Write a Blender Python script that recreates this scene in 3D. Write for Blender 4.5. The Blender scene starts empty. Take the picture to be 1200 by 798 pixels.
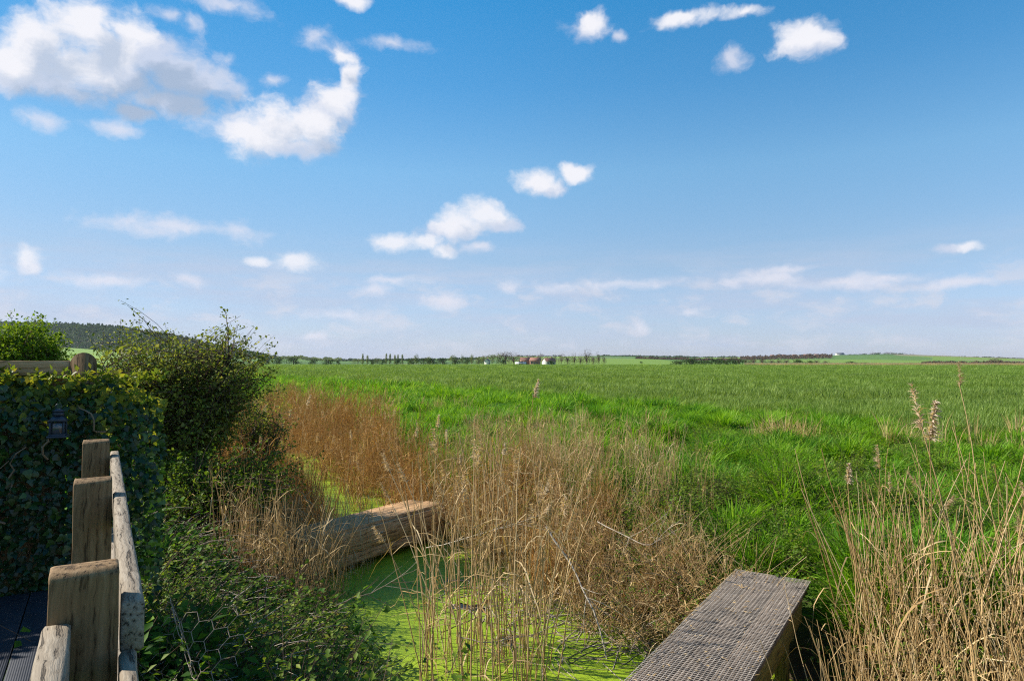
import bpy, math, numpy as np
from mathutils import Vector, Matrix
R = math.radians
rng = np.random.default_rng(11)
scene = bpy.context.scene
COL = scene.collection

# ------------------------------------------------------------------ camera
CAM_Z = 1.8
PITCH = math.atan(25.5 / 800)
cam = bpy.data.cameras.new('camera')
cam.lens = 24.0; cam.sensor_width = 36.0; cam.clip_start = 0.05; cam.clip_end = 30000
camo = bpy.data.objects.new('camera', cam); COL.objects.link(camo)
camo.location = (0, 0, CAM_Z); camo.rotation_euler = (math.pi / 2 + PITCH, 0, 0)
scene.camera = camo

def ray(px, py):
    """direction of a pixel of the 1200x798 photograph"""
    x, z = (px - 600) / 800, (399 - py) / 800
    c, s = math.cos(PITCH), math.sin(PITCH)
    return (x, c - z * s, s + z * c)
def azel(px, py):
    x, y, z = ray(px, py)
    return math.atan2(x, y), math.atan2(z, math.hypot(x, y))
def gx(px, y):                      # world x of photo column px at distance y
    return (px - 600) / 800 * y

# ------------------------------------------------------------------ sun and sky
SUN_EL = R(37); SUN_H = (-0.975, 0.17)
sd = Vector((SUN_H[0], SUN_H[1], 0)).normalized() * math.cos(SUN_EL) + Vector((0, 0, math.sin(SUN_EL)))
sun = bpy.data.lights.new('sun', 'SUN'); sun.energy = 5.0; sun.angle = R(0.55); sun.color = (1, .93, .82)
so = bpy.data.objects.new('sun', sun); COL.objects.link(so)
so.rotation_euler = (-sd).to_track_quat('-Z', 'Y').to_euler(); so.location = (-30, 10, 40)

scene.view_settings.view_transform = 'Standard'; scene.view_settings.look = 'None'
scene.view_settings.exposure = 0.72; scene.view_settings.gamma = 1.0
scene.view_settings.use_curve_mapping = False
cy = scene.cycles
cy.max_bounces = 6; cy.diffuse_bounces = 2; cy.glossy_bounces = 2; cy.transmission_bounces = 4
cy.transparent_max_bounces = 6; cy.volume_bounces = 0; cy.use_denoising = False; cy.pixel_filter_type = 'BLACKMAN_HARRIS'; cy.filter_width = 1.15
cy.caustics_reflective = False; cy.caustics_refractive = False

world = bpy.data.worlds.new('World'); scene.world = world; world.use_nodes = True
wt = world.node_tree; wt.nodes.clear()

class NT:
    """small helper for building node trees"""
    def __init__(s, tree): s.t = tree
    def n(s, typ, **kw):
        nd = s.t.nodes.new(typ)
        for k, v in kw.items(): setattr(nd, k, v)
        return nd
    def put(s, sock, v):
        if v is None: return
        if isinstance(v, bpy.types.NodeSocket): s.t.links.new(v, sock)
        else:
            if hasattr(sock.default_value, '__len__') and len(sock.default_value) == 4 and len(v) == 3: v = (*v, 1)
            sock.default_value = v
    def math(s, op, a, b=None, c=None, clamp=False):
        nd = s.n('ShaderNodeMath', operation=op, use_clamp=clamp)
        for i, v in enumerate((a, b, c)): s.put(nd.inputs[i], v)
        return nd.outputs[0]
    def vmath(s, op, a, b=None, out=0):
        nd = s.n('ShaderNodeVectorMath', operation=op)
        s.put(nd.inputs[0], a); s.put(nd.inputs[1], b)
        return nd.outputs[out]
    def mix(s, f, a, b, blend='MIX'):
        nd = s.n('ShaderNodeMix', data_type='RGBA', blend_type=blend)
        s.put(nd.inputs[0], f); s.put(nd.inputs[6], a); s.put(nd.inputs[7], b)
        return nd.outputs[2]
    def ramp(s, f, stops, interp='LINEAR'):
        nd = s.n('ShaderNodeValToRGB'); cr = nd.color_ramp; cr.interpolation = interp
        while len(cr.elements) < len(stops): cr.elements.new(.5)
        for e, (p, c) in zip(cr.elements, stops):
            e.position = p; e.color = (*c, 1) if hasattr(c, '__len__') else (c, c, c, 1)
        s.put(nd.inputs[0], f); return nd.outputs[0]
    def step(s, f, lo, hi):
        nd = s.n('ShaderNodeMapRange', interpolation_type='SMOOTHSTEP')
        s.put(nd.inputs[0], f); s.put(nd.inputs[1], lo); s.put(nd.inputs[2], hi)
        return nd.outputs[0]
    def noise(s, vec, scale, detail=3, rough=.5, col=False, dist=0):
        nd = s.n('ShaderNodeTexNoise')
        s.put(nd.inputs['Vector'], vec)
        nd.inputs['Scale'].default_value = scale; nd.inputs['Detail'].default_value = detail
        nd.inputs['Roughness'].default_value = rough; nd.inputs['Distortion'].default_value = dist
        return nd.outputs['Color' if col else 'Fac']

# clouds: (px, py, rx, ry) in the photograph -> azimuth / elevation in the sky
WHITE = [(15,78,40,24),(50,52,40,28),(100,32,40,34),(88,72,44,26),(128,62,30,24),(150,36,22,20),
         (300,160,30,19),(332,150,34,24),(358,142,30,20),(392,118,20,20),(408,94,11,17),(398,66,14,8),
         (545,260,30,15),(566,247,22,14),(500,283,18,7),(462,281,22,8),(522,293,13,7),(628,216,20,11),(678,202,17,9),
         (30,305,18,13),(345,305,20,10),(306,304,11,5),(945,44,30,16),(868,16,24,7),(800,24,30,8),(1134,289,14,5),(693,28,18,11),(410,4,16,7)]
GREY = [(60,98,78,17),(20,100,50,13),(130,86,66,24),(180,72,48,28),(210,88,44,26),(242,96,34,20),(204,122,44,14),(160,132,26,8),(380,132,28,20),(335,170,40,10),
        (588,264,22,8),(530,270,34,8),(1115,292,20,5),(690,34,22,12),(950,52,30,12),(640,222,20,7),(30,314,18,9)]
FAINT = [(195,16,20,10),(222,25,16,11),(172,118,26,8),(262,72,16,9),(318,92,14,9),(372,44,18,12),(392,58,22,11),(130,150,40,8),(60,143,26,13),(465,55,32,9),(205,266,95,12),(725,40,10,7),(860,70,18,12),(280,8,45,12),(910,326,40,9),(880,326,32,10),(655,337,28,8),
         (515,355,32,9),(220,330,18,7),(750,382,10,7),(740,333,60,6),(1040,325,45,6),(440,340,20,7),(395,368,38,6),(370,396,20,5),(290,150,60,20),
         (560,290,14,6),(600,335,14,8),(930,315,36,7),(860,328,14,9),(990,330,60,8),(810,368,12,5),(120,330,50,7),(1120,330,60,6),(455,330,40,6)]
# clouds outside the frame, so that the sky goes on as the sky in view
r0 = np.random.default_rng(5)
OUT = []
for k in range(26):
    a = r0.uniform(-math.pi, math.pi); e = r0.uniform(.1, .9)
    if abs(a) < .75 and e < .6: continue
    for j in range(3): OUT.append((a + r0.normal(0, .07), e + r0.normal(0, .025), r0.uniform(.05, .12), r0.uniform(.025, .05)))
def to_ae(lst):
    o = []
    for px, py, rx, ry in lst:
        a, e = azel(px, py); a2, _ = azel(px + rx, py); _, e2 = azel(px, py - ry)
        o.append((a, e, abs(a2 - a), abs(e2 - e)))
    return o
def cloud_group():
    g = bpy.data.node_groups.new('cloud_field', 'ShaderNodeTree')
    g.interface.new_socket('P', in_out='INPUT', socket_type='NodeSocketVector')
    g.interface.new_socket('N', in_out='INPUT', socket_type='NodeSocketFloat')
    g.interface.new_socket('dense', in_out='OUTPUT', socket_type='NodeSocketFloat')
    g.interface.new_socket('faint', in_out='OUTPUT', socket_type='NodeSocketFloat')
    g.interface.new_socket('raw', in_out='OUTPUT', socket_type='NodeSocketFloat')
    g.interface.new_socket('grey', in_out='OUTPUT', socket_type='NodeSocketFloat')
    b = NT(g); gi = b.n('NodeGroupInput'); go = b.n('NodeGroupOutput')
    for k, lst in enumerate((to_ae(WHITE) + OUT, to_ae(FAINT), to_ae(GREY))):
        cur = None
        for (a, e, ra, re) in lst:
            v = b.vmath('MULTIPLY', b.vmath('SUBTRACT', gi.outputs[0], (a, e, 0)), (1 / ra, 1 / re, 0))
            d = b.vmath('LENGTH', v, out=1)
            cur = d if cur is None else b.math('SMOOTH_MIN', cur, d, .35)
        # noise pushes the outline in and out
        d = b.math('ADD', cur, b.math('MULTIPLY', b.math('SUBTRACT', gi.outputs[1], .5), (3.0, 3.6, 2.8)[k]))
        if k == 0: den = b.step(d, 1.75, .40); g.links.new(d, go.inputs[2])
        elif k == 2: den = b.math('MULTIPLY', b.step(d, 1.7, .35), .92)
        else: den = b.math('MULTIPLY', b.step(d, 1.5, -.3), .75)
        g.links.new(den, go.inputs[(0, 1, 3)[k]])
    return g
W = NT(wt)
tc = W.n('ShaderNodeTexCoord'); D = tc.outputs['Generated']
sp = W.n('ShaderNodeSeparateXYZ'); wt.links.new(D, sp.inputs[0])
az = W.math('ARCTAN2', sp.outputs[0], sp.outputs[1]); el = W.math('ARCSINE', sp.outputs[2])
cb = W.n('ShaderNodeCombineXYZ'); W.put(cb.inputs[0], az); W.put(cb.inputs[1], el); P0 = cb.outputs[0]
wn = W.noise(P0, 14, 4, .6, col=True)
P1 = W.vmath('ADD', P0, W.vmath('MULTIPLY', W.vmath('SUBTRACT', wn, (.5, .5, .5)), (.05, .03, 0)))
gcl = cloud_group()
def clouds(off):
    p = W.vmath('ADD', P1, off) if off else P1
    nz = W.noise(W.vmath('MULTIPLY', p, (1, 1.35, 1)), 20, 7, .6)
    nd = W.n('ShaderNodeGroup'); nd.node_tree = gcl; W.put(nd.inputs[0], p); W.put(nd.inputs[1], nz)
    return nd.outputs[0], nd.outputs[1], nd.outputs[2], nd.outputs[3]
dn, ft, _, gy = clouds(None)
ds, fs, dr, gs = clouds((-.020, .030, 0))
sky = W.n('ShaderNodeTexSky', sky_type='NISHITA'); sky.sun_disc = False
sky.sun_elevation = SUN_EL; sky.sun_rotation = math.atan2(SUN_H[0], SUN_H[1])
sky.altitude = 0; sky.air_density = 1.0; sky.dust_density = .25; sky.ozone_density = 2.2
SKY_STR = .080
azf = W.math('MULTIPLY_ADD', W.step(az, -.75, .05), .22, .78)
skc = W.vmath('SCALE', sky.outputs[0]); skc.node.inputs[3].default_value = 1; W.put(skc.node.inputs[3], azf)
skc = W.mix(1.0, skc, W.ramp(el, [(0.0, (.66, .73, 1.16)), (.14, (.94, .96, 1.04)), (.27, (.88, 1.22, 1.28)), (.385, (.49, 1.13, 1.35)), (.5, (.27, 1.12, 1.42))]), 'MULTIPLY')
# thin milky veil low over the horizon
veil = W.noise(W.vmath('MULTIPLY', P0, (1.2, 9, 1)), 3.2, 5, .6)
vf = W.math('MULTIPLY', W.step(veil, .35, .7), W.math('MULTIPLY', W.step(el, .19, .10), .75))
puff = W.noise(W.vmath('MULTIPLY', P1, (1, 2.3, 1)), 13, 6, .6)
pf = W.math('MULTIPLY', W.step(puff, .47, .68), W.math('MULTIPLY', W.step(el, .15, .09), W.math('MULTIPLY', W.step(el, .0, .03), .62)))
skc = W.mix(vf, skc, (4.0, 4.6, 5.9)); skc = W.mix(pf, skc, (5.4, 5.5, 6.2))
lit = W.step(W.math('ADD', dr, W.math('MULTIPLY', W.math('SUBTRACT', W.noise(P1, 26, 4), .5), 2.2)), .05, 1.6)
ccol = W.mix(lit, (4.0, 4.65, 5.8), (7.0, 7.0, 7.4))
fcol = W.mix(W.step(fs, .7, .1), (4.6, 5.2, 6.6), (6.2, 6.2, 6.9))
hz = W.step(el, 0, .3)
skc = W.mix(ft, skc, fcol)
skc = W.mix(W.math('MULTIPLY', gy, W.math('MULTIPLY_ADD', hz, .25, .73)), skc, W.mix(W.step(gs, .95, .1), (3.2, 3.85, 5.0), (5.0, 5.4, 6.5)))
skc = W.mix(W.math('MULTIPLY', dn, W.math('MULTIPLY_ADD', hz, .25, .73)), skc, ccol)
bg = W.n('ShaderNodeBackground'); W.put(bg.inputs[0], skc); bg.inputs[1].default_value = SKY_STR
wo = W.n('ShaderNodeOutputWorld'); wt.links.new(bg.outputs[0], wo.inputs[0])
try:
    world.cycles.sampling_method = 'MANUAL'; world.cycles.sample_map_resolution = 512
except Exception: pass

# ------------------------------------------------------------------ helpers
def tag(o, label=None, cat=None, group=None, kind=None):
    for k, v in (('label', label), ('category', cat), ('group', group), ('kind', kind)):
        if v: o[k] = v
    return o
def link(name, data, parent=None, loc=None, rot=None, scale=None):
    o = bpy.data.objects.new(name, data); COL.objects.link(o)
    if parent is not None: o.parent = parent
    if loc is not None: o.location = loc
    if rot is not None: o.rotation_euler = rot
    if scale is not None: o.scale = (scale,) * 3 if not hasattr(scale, '__len__') else scale
    return o
def empty(name, loc=(0, 0, 0), rot=(0, 0, 0), scale=None):
    return link(name, None, None, loc, rot, scale)
def copy_tree(o, parent=None):
    c = o.copy(); COL.objects.link(c)
    if parent is not None: c.parent = parent
    for ch in list(o.children): copy_tree(ch, c)
    return c

class MB:
    def __init__(s): s.v = []; s.f = []; s.m = []; s.t = []; s.n = 0
    def add(s, v, f, mat=0, tint=0.):
        v = np.asarray(v, float).reshape(-1, 3); f = np.asarray(f, int)
        s.v.append(v); s.f.append(f + s.n); s.m.append(np.full(len(f), mat)); s.n += len(v)
        t = np.asarray(tint, float); s.t.append(np.full(len(v), float(t)) if t.ndim == 0 else t.reshape(-1))
        return s
    def mesh(s, name, mats, smooth=False, extra=None):
        me = bpy.data.meshes.new(name)
        V = np.concatenate(s.v); me.vertices.add(len(V)); me.vertices.foreach_set('co', V.astype('f').ravel())
        if s.f and sum(map(len, s.f)):
            loops = np.concatenate([f.ravel() for f in s.f])
            cnt = np.concatenate([np.full(len(f), f.shape[1]) for f in s.f])
            st = np.concatenate([[0], np.cumsum(cnt)[:-1]])
            me.loops.add(len(loops)); me.loops.foreach_set('vertex_index', loops.astype('i'))
            me.polygons.add(len(cnt)); me.polygons.foreach_set('loop_start', st.astype('i'))
            me.polygons.foreach_set('material_index', np.concatenate(s.m).astype('i'))
            if smooth: me.polygons.foreach_set('use_smooth', np.ones(len(cnt), bool))
        a = me.attributes.new('tint', 'FLOAT', 'POINT'); a.data.foreach_set('value', np.concatenate(s.t).astype('f'))
        me.update(calc_edges=True)
        for m in (mats if isinstance(mats, (list, tuple)) else [mats]): me.materials.append(m)
        return me
    def build(s, name, mats, parent=None, smooth=False, **kw):
        return link(name, s.mesh(name, mats, smooth), parent, **kw)

def unit(v): return v / np.maximum(np.linalg.norm(v, axis=-1, keepdims=True), 1e-9)
def ribbons(P, side, Wd):
    """P (n,s,3) centre lines, side (n,3) or (n,s,3), Wd (n,s) half widths"""
    n, s, _ = P.shape
    if side.ndim == 2: side = side[:, None, :]
    o = side * Wd[..., None]
    v = np.stack([P - o, P + o], 2).reshape(-1, 3)
    b = (np.arange(n) * s * 2)[:, None] + (np.arange(s - 1) * 2)[None]
    b = b.ravel()
    return v, np.stack([b, b + 1, b + 3, b + 2], 1)
def tubes(P, Rd, sides=3):
    n, s, _ = P.shape
    t = np.gradient(P, axis=1); t = unit(t)
    ref = np.where(np.abs(t[:, :1, 2:3]) < .8, np.array([0, 0, 1.]), np.array([1., 0, 0]))
    a = unit(np.cross(t, ref)); b = np.cross(t, a)
    an = np.arange(sides) * 2 * np.pi / sides
    v = P[:, :, None] + Rd[:, :, None, None] * (a[:, :, None] * np.cos(an)[:, None] + b[:, :, None] * np.sin(an)[:, None])
    base = (np.arange(n) * s * sides)[:, None, None] + (np.arange(s - 1) * sides)[None, :, None]
    k = np.arange(sides)[None, None]; k2 = (k + 1) % sides
    f = np.stack([base + k, base + k2, base + sides + k2, base + sides + k], -1).reshape(-1, 4)
    return v.reshape(-1, 3), f
def leaves(C, A, N, L, Wd, fold=.25):
    """folded rhombic leaves"""
    A = unit(A); S = unit(np.cross(A, N)); N2 = np.cross(S, A)
    L = np.broadcast_to(L, len(C))[:, None]; Wd = np.broadcast_to(Wd, len(C))[:, None]
    v = np.stack([C, C + A * L * .5 + S * Wd + N2 * Wd * fold, C + A * L - N2 * L * .12, C + A * L * .5 - S * Wd + N2 * Wd * fold], 1)
    b = np.arange(len(C)) * 4
    return v.reshape(-1, 3), np.concatenate([np.stack([b, b + 1, b + 2], 1), np.stack([b, b + 2, b + 3], 1)])
def rvec(n, r=rng): return unit(r.normal(size=(n, 3)))
def box(mb, c, h, axes=None, mat=0, tint=0., bev=0.004, seg=1, rag=0, r=rng):
    """bevelled box: centre c, half sizes h, axes rows; split along its first axis and roughened by rag"""
    h = np.array(h, float); bev = min(bev, h.min() * .45)
    y, z = h[1], h[2]
    prof = np.array([(-y + bev, -z), (y - bev, -z), (y, -z + bev), (y, z - bev), (y - bev, z), (-y + bev, z), (-y, z - bev), (-y, -z + bev)])
    xs = np.concatenate([[-h[0]], np.linspace(-h[0] + bev, h[0] - bev, seg + 1), [h[0]]])
    v = []
    for i, x in enumerate(xs):
        k = 1 if 0 < i < len(xs) - 1 else 0
        p = prof.copy()
        if not k: p = p * (1 - bev / np.array([max(y, z) , max(y, z)]))
        if rag: p = p + r.normal(0, rag, p.shape)
        v.append(np.column_stack([np.full(8, x), p]))
    v = np.concatenate(v)
    ax = np.eye(3) if axes is None else np.array(axes, float)
    w = np.array(c) + v @ ax
    q = []
    for i in range(len(xs) - 1):
        for k in range(8):
            q.append((i * 8 + k, i * 8 + (k + 1) % 8, i * 8 + 8 + (k + 1) % 8, i * 8 + 8 + k))
    e = [list(range(7, -1, -1)), [(len(xs) - 1) * 8 + k for k in range(8)]]
    n0 = mb.n
    mb.add(w, np.array(q)[:, ::-1], mat, tint)
    mb.f.append(np.array(e)[:, ::-1] + n0); mb.m.append(np.full(2, mat))
    return mb

# cheap smooth noise in numpy
_np = np.random.default_rng(3)
_K = _np.normal(size=(40, 2)); _PH = _np.uniform(0, 6.28, 40)
def wob(x, y, scale, k0=0, n=8):
    s = 0
    for i in range(k0, k0 + n):
        s = s + np.sin((_K[i, 0] * x + _K[i, 1] * y) / scale * 2.2 + _PH[i])
    return s / math.sqrt(n)

# ------------------------------------------------------------------ lie of the land
DITCH = np.array([(22, -4), (12, -1.2), (6, 1.3), (3.4, 2.8), (1.6, 4.0), (0.1, 5.4), (-.9, 7.0), (-1.9, 9.0), (-3.3, 12), (-6.0, 17.5), (-11, 28), (-22, 48), (-40, 80), (-75, 140)], float)
def ditch(x, y):
    """distance from the ditch's centre line, signed + on the field side, and position along it"""
    x = np.asarray(x, float); y = np.asarray(y, float)
    best = np.full(x.shape, 1e9); sg = np.ones(x.shape)
    for a, b in zip(DITCH[:-1], DITCH[1:]):
        d = b - a; L2 = d @ d
        t = np.clip(((x - a[0]) * d[0] + (y - a[1]) * d[1]) / L2, 0, 1)
        ex, ey = x - a[0] - t * d[0], y - a[1] - t * d[1]
        r = np.hypot(ex, ey); cr = d[0] * ey - d[1] * ex
        m = r < best; best = np.where(m, r, best); sg = np.where(m, np.where(cr > 0, -1, 1), sg)
    return best * sg
WATER = -0.65
SKYL = np.array([(-400, 25), (0, 24), (150, 18), (300, 9), (330, 7), (400, 3), (450, 4), (500, 5), (560, 7), (600, 8), (650, 8), (700, 9.5), (740, 9), (820, 6.5), (900, 6.5), (960, 8), (1040, 9.5), (1120, 7), (1200, 4), (1500, 7)])
def sstep(x, a, b):
    t = np.clip((x - a) / (b - a), 0, 1); return t * t * (3 - 2 * t)
def height(x, y):
    x = np.asarray(x, float); y = np.asarray(y, float)
    s = ditch(x, y); r = np.hypot(x, y); a = np.abs(s)
    w = 1.0 + .15 * wob(x, y, 2.5, 8)
    z = -.05 + .05 * wob(x, y, 3.0, 0) * sstep(r, 2, 8) * (1 - sstep(r, 30, 90))
    z = z + .17 * wob(x, y, 1.25, 16) * sstep(s, 2.5, 5) * (1 - sstep(s, 12, 17)) * (1 - sstep(r, 40, 60))
    z = np.where(a < 8, z + (-.98 - z) * (1 - sstep(a, w * .75, w + 1.5)), z)
    px = 600 + 800 * x / np.maximum(y, 1.)
    px = np.where(y > 0, px, 2000)
    hp = np.interp(px, SKYL[:, 0], SKYL[:, 1])
    hill = hp / 800 * 2400 * .82 * sstep(r, 700, 2400) * (1 - .5 * sstep(r, 2450, 4500)) * (1 + .10 * wob(x, y, 300, 24))
    near = np.interp(px, [560, 690, 760, 860, 930, 2000], [0, 5.0, 4.2, 1, 0, 0]) / 800 * 900 * sstep(r, 560, 900) * (1 - sstep(r, 900, 1500))
    return z + hill * (y > 0) + near * (y > 0)
def hz1(x, y): return float(height(np.array([x]), np.array([y]))[0])

# ------------------------------------------------------------------ materials
def material(name):
    m = bpy.data.materials.new(name); m.use_nodes = True; m.node_tree.nodes.clear()
    return m, NT(m.node_tree)
def finish(b, shader, disp=None):
    o = b.n('ShaderNodeOutputMaterial'); b.t.links.new(shader, o.inputs[0])
def bump(b, h, dist, strength=1.0):
    nd = b.n('ShaderNodeBump'); nd.inputs['Strength'].default_value = strength; nd.inputs['Distance'].default_value = dist
    b.put(nd.inputs['Height'], h); return nd.outputs[0]
def principled(b, col, rough=.6, nrm=None, spec=.4, metal=0):
    p = b.n('ShaderNodeBsdfPrincipled'); b.put(p.inputs['Base Color'], col); b.put(p.inputs['Roughness'], rough)
    p.inputs['Specular IOR Level'].default_value = spec; p.inputs['Metallic'].default_value = metal
    if nrm is not None: b.put(p.inputs['Normal'], nrm)
    return p.outputs[0]
def leafy(name, stops, trans=.45, patch=0., patch_scale=.6, rough=.55, gloss=.3, patch_col=None, base_dark=True):
    """leaf or blade: colour from a ramp over the per-plant tint, light also comes through it"""
    m, b = material(name)
    at = b.n('ShaderNodeAttribute', attribute_name='tint'); oi = b.n('ShaderNodeObjectInfo')
    geo = b.n('ShaderNodeNewGeometry')
    f = b.math('ADD', b.math('MULTIPLY', at.outputs['Fac'], .65), b.math('MULTIPLY', oi.outputs['Random'], .35))
    c = b.ramp(f, stops)
    if patch:
        pn = b.noise(geo.outputs['Position'], patch_scale, 3)
        c = b.mix(b.math('MULTIPLY', b.step(pn, .42, .62), patch), c, patch_col)
    df = b.n('ShaderNodeBsdfDiffuse'); b.put(df.inputs[0], c)
    tr = b.n('ShaderNodeBsdfTranslucent'); b.put(tr.inputs[0], b.mix(1, c, (1.25, 1.15, .55), 'MULTIPLY'))
    mx = b.n('ShaderNodeMixShader'); mx.inputs[0].default_value = trans
    b.t.links.new(df.outputs[0], mx.inputs[1]); b.t.links.new(tr.outputs[0], mx.inputs[2])
    gl = b.n('ShaderNodeBsdfGlossy'); gl.inputs['Roughness'].default_value = rough; gl.inputs[0].default_value = (1, 1, 1, 1)
    fr = b.n('ShaderNodeLayerWeight'); fr.inputs[0].default_value = .35
    m2 = b.n('ShaderNodeMixShader'); b.put(m2.inputs[0], b.math('MULTIPLY', b.math('MULTIPLY_ADD', b.math('POWER', fr.outputs[1], 3), .12, .02), gloss))
    b.t.links.new(mx.outputs[0], m2.inputs[1]); b.t.links.new(gl.outputs[0], m2.inputs[2])
    finish(b, m2.outputs[0]); return m
def wood(name, c1, c2, c3, scale=1., crack=.5, depth=.004, moss=0., axis=(1.0, 1.0, 1.0)):
    """weathered timber, grain along the object's local X"""
    m, b = material(name)
    tcn = b.n('ShaderNodeTexCoord'); P = tcn.outputs['Object']
    pv = b.vmath('MULTIPLY', P, (1.1 * scale, 26 * scale, 26 * scale))
    wv = b.noise(P, 5 * scale, 3, .6, col=True)
    pv = b.vmath('ADD', pv, b.vmath('MULTIPLY', wv, (.6, 1.2, 1.2)))
    g = b.noise(pv, 3.2, 5, .62); g2 = b.noise(pv, 12, 3, .6)
    st = b.noise(P, 6, 4, .65)
    c = b.ramp(g, [(.3, c1), (.52, c2), (.72, c3)])
    c = b.mix(b.math('MULTIPLY', b.step(st, .35, .75), .45), c, b.mix(.5, c, c1))
    ck = b.step(g, .42, .34)
    c = b.mix(b.math('MULTIPLY', ck, crack), c, tuple(x * .18 for x in c1))
    if moss:
        c = b.mix(b.math('MULTIPLY', b.step(b.noise(P, 9, 4, .7), .52, .66), moss), c, (.09, .10, .04))
    hgt = b.math('SUBTRACT', b.math('MULTIPLY_ADD', g2, .35, g), b.math('MULTIPLY', ck, 1.2))
    finish(b, principled(b, c, .82, bump(b, hgt, depth), .25)); return m
def plain(name, col, rough=.6, metal=0, var=.25, scale=12, spec=.4, bmp=.001):
    m, b = material(name); tcn = b.n('ShaderNodeTexCoord')
    nz = b.noise(tcn.outputs['Object'], scale, 4, .6)
    c = b.mix(b.math('MULTIPLY', b.step(nz, .3, .7), var), col, tuple(x * .45 for x in col))
    finish(b, principled(b, c, rough, bump(b, nz, bmp), spec, metal)); return m

M = {}
M['grass'] = leafy('grass_blades', [(0, (.018, .070, .006)), (.35, (.066, .20, .012)), (.7, (.15, .35, .02)), (1, (.40, .52, .12))], .5, .7, .9, patch_col=(.19, .37, .012))
M['wheat'] = leafy('wheat_blades', [(0, (.022, .055, .010)), (.35, (.10, .18, .024)), (.65, (.22, .33, .05)), (1, (.42, .52, .16))], .4, .45, .05, patch_col=(.16, .27, .025), gloss=.8)
M['straw'] = leafy('dry_straw', [(0, (.20, .12, .045)), (.35, (.42, .27, .11)), (.7, (.60, .43, .21)), (1, (.72, .58, .36))], .2, .25, .8, patch_col=(.34, .19, .08), gloss=.35)
M['rust'] = leafy('rusty_reed', [(0, (.14, .070, .018)), (.4, (.40, .20, .050)), (.8, (.54, .32, .11)), (1, (.62, .48, .26))], .3, .3, .8, patch_col=(.25, .17, .10), gloss=.2)
M['plume'] = leafy('reed_plume', [(0, (.34, .22, .12)), (.5, (.52, .38, .24)), (1, (.72, .58, .42))], .4, gloss=.1)
M['fluff'] = leafy('white_fluff', [(0, (.46, .36, .27)), (1, (.78, .66, .54))], .4, gloss=.1)
M['twig'] = leafy('dead_twigs', [(0, (.08, .05, .03)), (.5, (.25, .19, .13)), (1, (.52, .45, .37))], .05, gloss=.2)
M['bark'] = leafy('hawthorn_bark', [(0, (.05, .035, .025)), (.6, (.12, .085, .06)), (1, (.22, .17, .13))], .0, gloss=.1)
M['haw'] = leafy('hawthorn_leaves', [(0, (.05, .06, .015)), (.45, (.11, .15, .03)), (.8, (.22, .27, .04)), (1, (.40, .36, .14))], .45, gloss=.4)
M['elder'] = leafy('elder_leaves', [(0, (.05, .10, .010)), (.5, (.13, .23, .018)), (1, (.27, .34, .03))], .45, gloss=.35)
M['ivy'] = leafy('ivy_leaves', [(0, (.008, .024, .007)), (.5, (.017, .055, .010)), (.85, (.04, .11, .014)), (1, (.09, .18, .02))], .3, gloss=1.6, rough=.35)
M['ivy_new_sunlit'] = leafy('sunlit_young_ivy_leaves', [(0, (.10, .17, .02)), (.6, (.26, .27, .03)), (1, (.42, .20, .05))], .5, gloss=.6, rough=.4)  # young leaves, their yellow also painting in sunlight
M['nettle'] = leafy('nettle_leaves', [(0, (.018, .055, .008)), (.5, (.045, .125, .012)), (1, (.14, .25, .022))], .4, gloss=.35)
M['bramble'] = leafy('bramble_leaves', [(0, (.05, .10, .012)), (.5, (.12, .20, .018)), (.85, (.23, .29, .03)), (1, (.34, .20, .04))], .4, gloss=.5)
M['dock'] = leafy('red_leaves', [(0, (.10, .025, .012)), (1, (.26, .07, .03))], .35, gloss=.3)
M['far_green'] = leafy('far_green_crown', [(0, (.018, .040, .010)), (.5, (.040, .075, .016)), (1, (.085, .13, .03))], .25, gloss=.1)
M['far_pale'] = leafy('far_pale_crown', [(0, (.09, .12, .04)), (.5, (.17, .21, .07)), (1, (.26, .29, .12))], .3, gloss=.1)
M['far_brown'] = leafy('far_bare_crown', [(0, (.06, .040, .028)), (.5, (.12, .080, .055)), (1, (.19, .13, .09))], .2, gloss=.05)
M['post'] = wood('post_timber', (.11, .065, .030), (.23, .14, .065), (.32, .21, .11), 1., .4, .0015)
M['grey_rail'] = wood('grey_rail_timber', (.14, .105, .07), (.27, .22, .16), (.38, .325, .25), 1.3, .6, .003)
M['beam'] = wood('ditch_beam_timber', (.22, .115, .05), (.46, .275, .13), (.64, .45, .28), .6, .5, .004)
M['plank'] = wood('walkway_plank', (.055, .040, .030), (.13, .098, .074), (.26, .20, .155), 1., .6, .003)
M['stain'] = wood('green_stained_timber', (.07, .055, .015), (.17, .13, .03), (.26, .20, .05), 1., .4, .002, moss=.6)
M['wire'] = plain('galvanised_wire', (.52, .45, .38), .7, .1, .75, 9, bmp=.0004)
M['rustwire'] = plain('rusty_wire', (.40, .33, .26), .7, .2, .4, 60, bmp=.0002)
M['lantern'] = plain('grey_blue_paint', (.030, .045, .07), .45, .1, .4, 30)
M['glass'] = plain('lantern_glass', (.05, .06, .07), .08, 0, .1, 5, .8)
M['pale'] = plain('pale_grey_paint', (.36, .36, .38), .5, 0, .2, 20)

# deck boards: dark composite, colour darkened further to stand in for shade
m, b = material('dark_decking'); tcn = b.n('ShaderNodeTexCoord')
gr = b.n('ShaderNodeTexWave', wave_type='BANDS', bands_direction='Y'); b.put(gr.inputs['Vector'], tcn.outputs['Object']); gr.inputs['Scale'].default_value = 36
nz = b.noise(tcn.outputs['Object'], 9, 5, .7)
finish(b, principled(b, b.ramp(nz, [(.3, (.016, .020, .030)), (.7, (.034, .040, .055))]), .6, bump(b, gr.outputs['Fac'], .0015), .35)); M['deck'] = m

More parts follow.
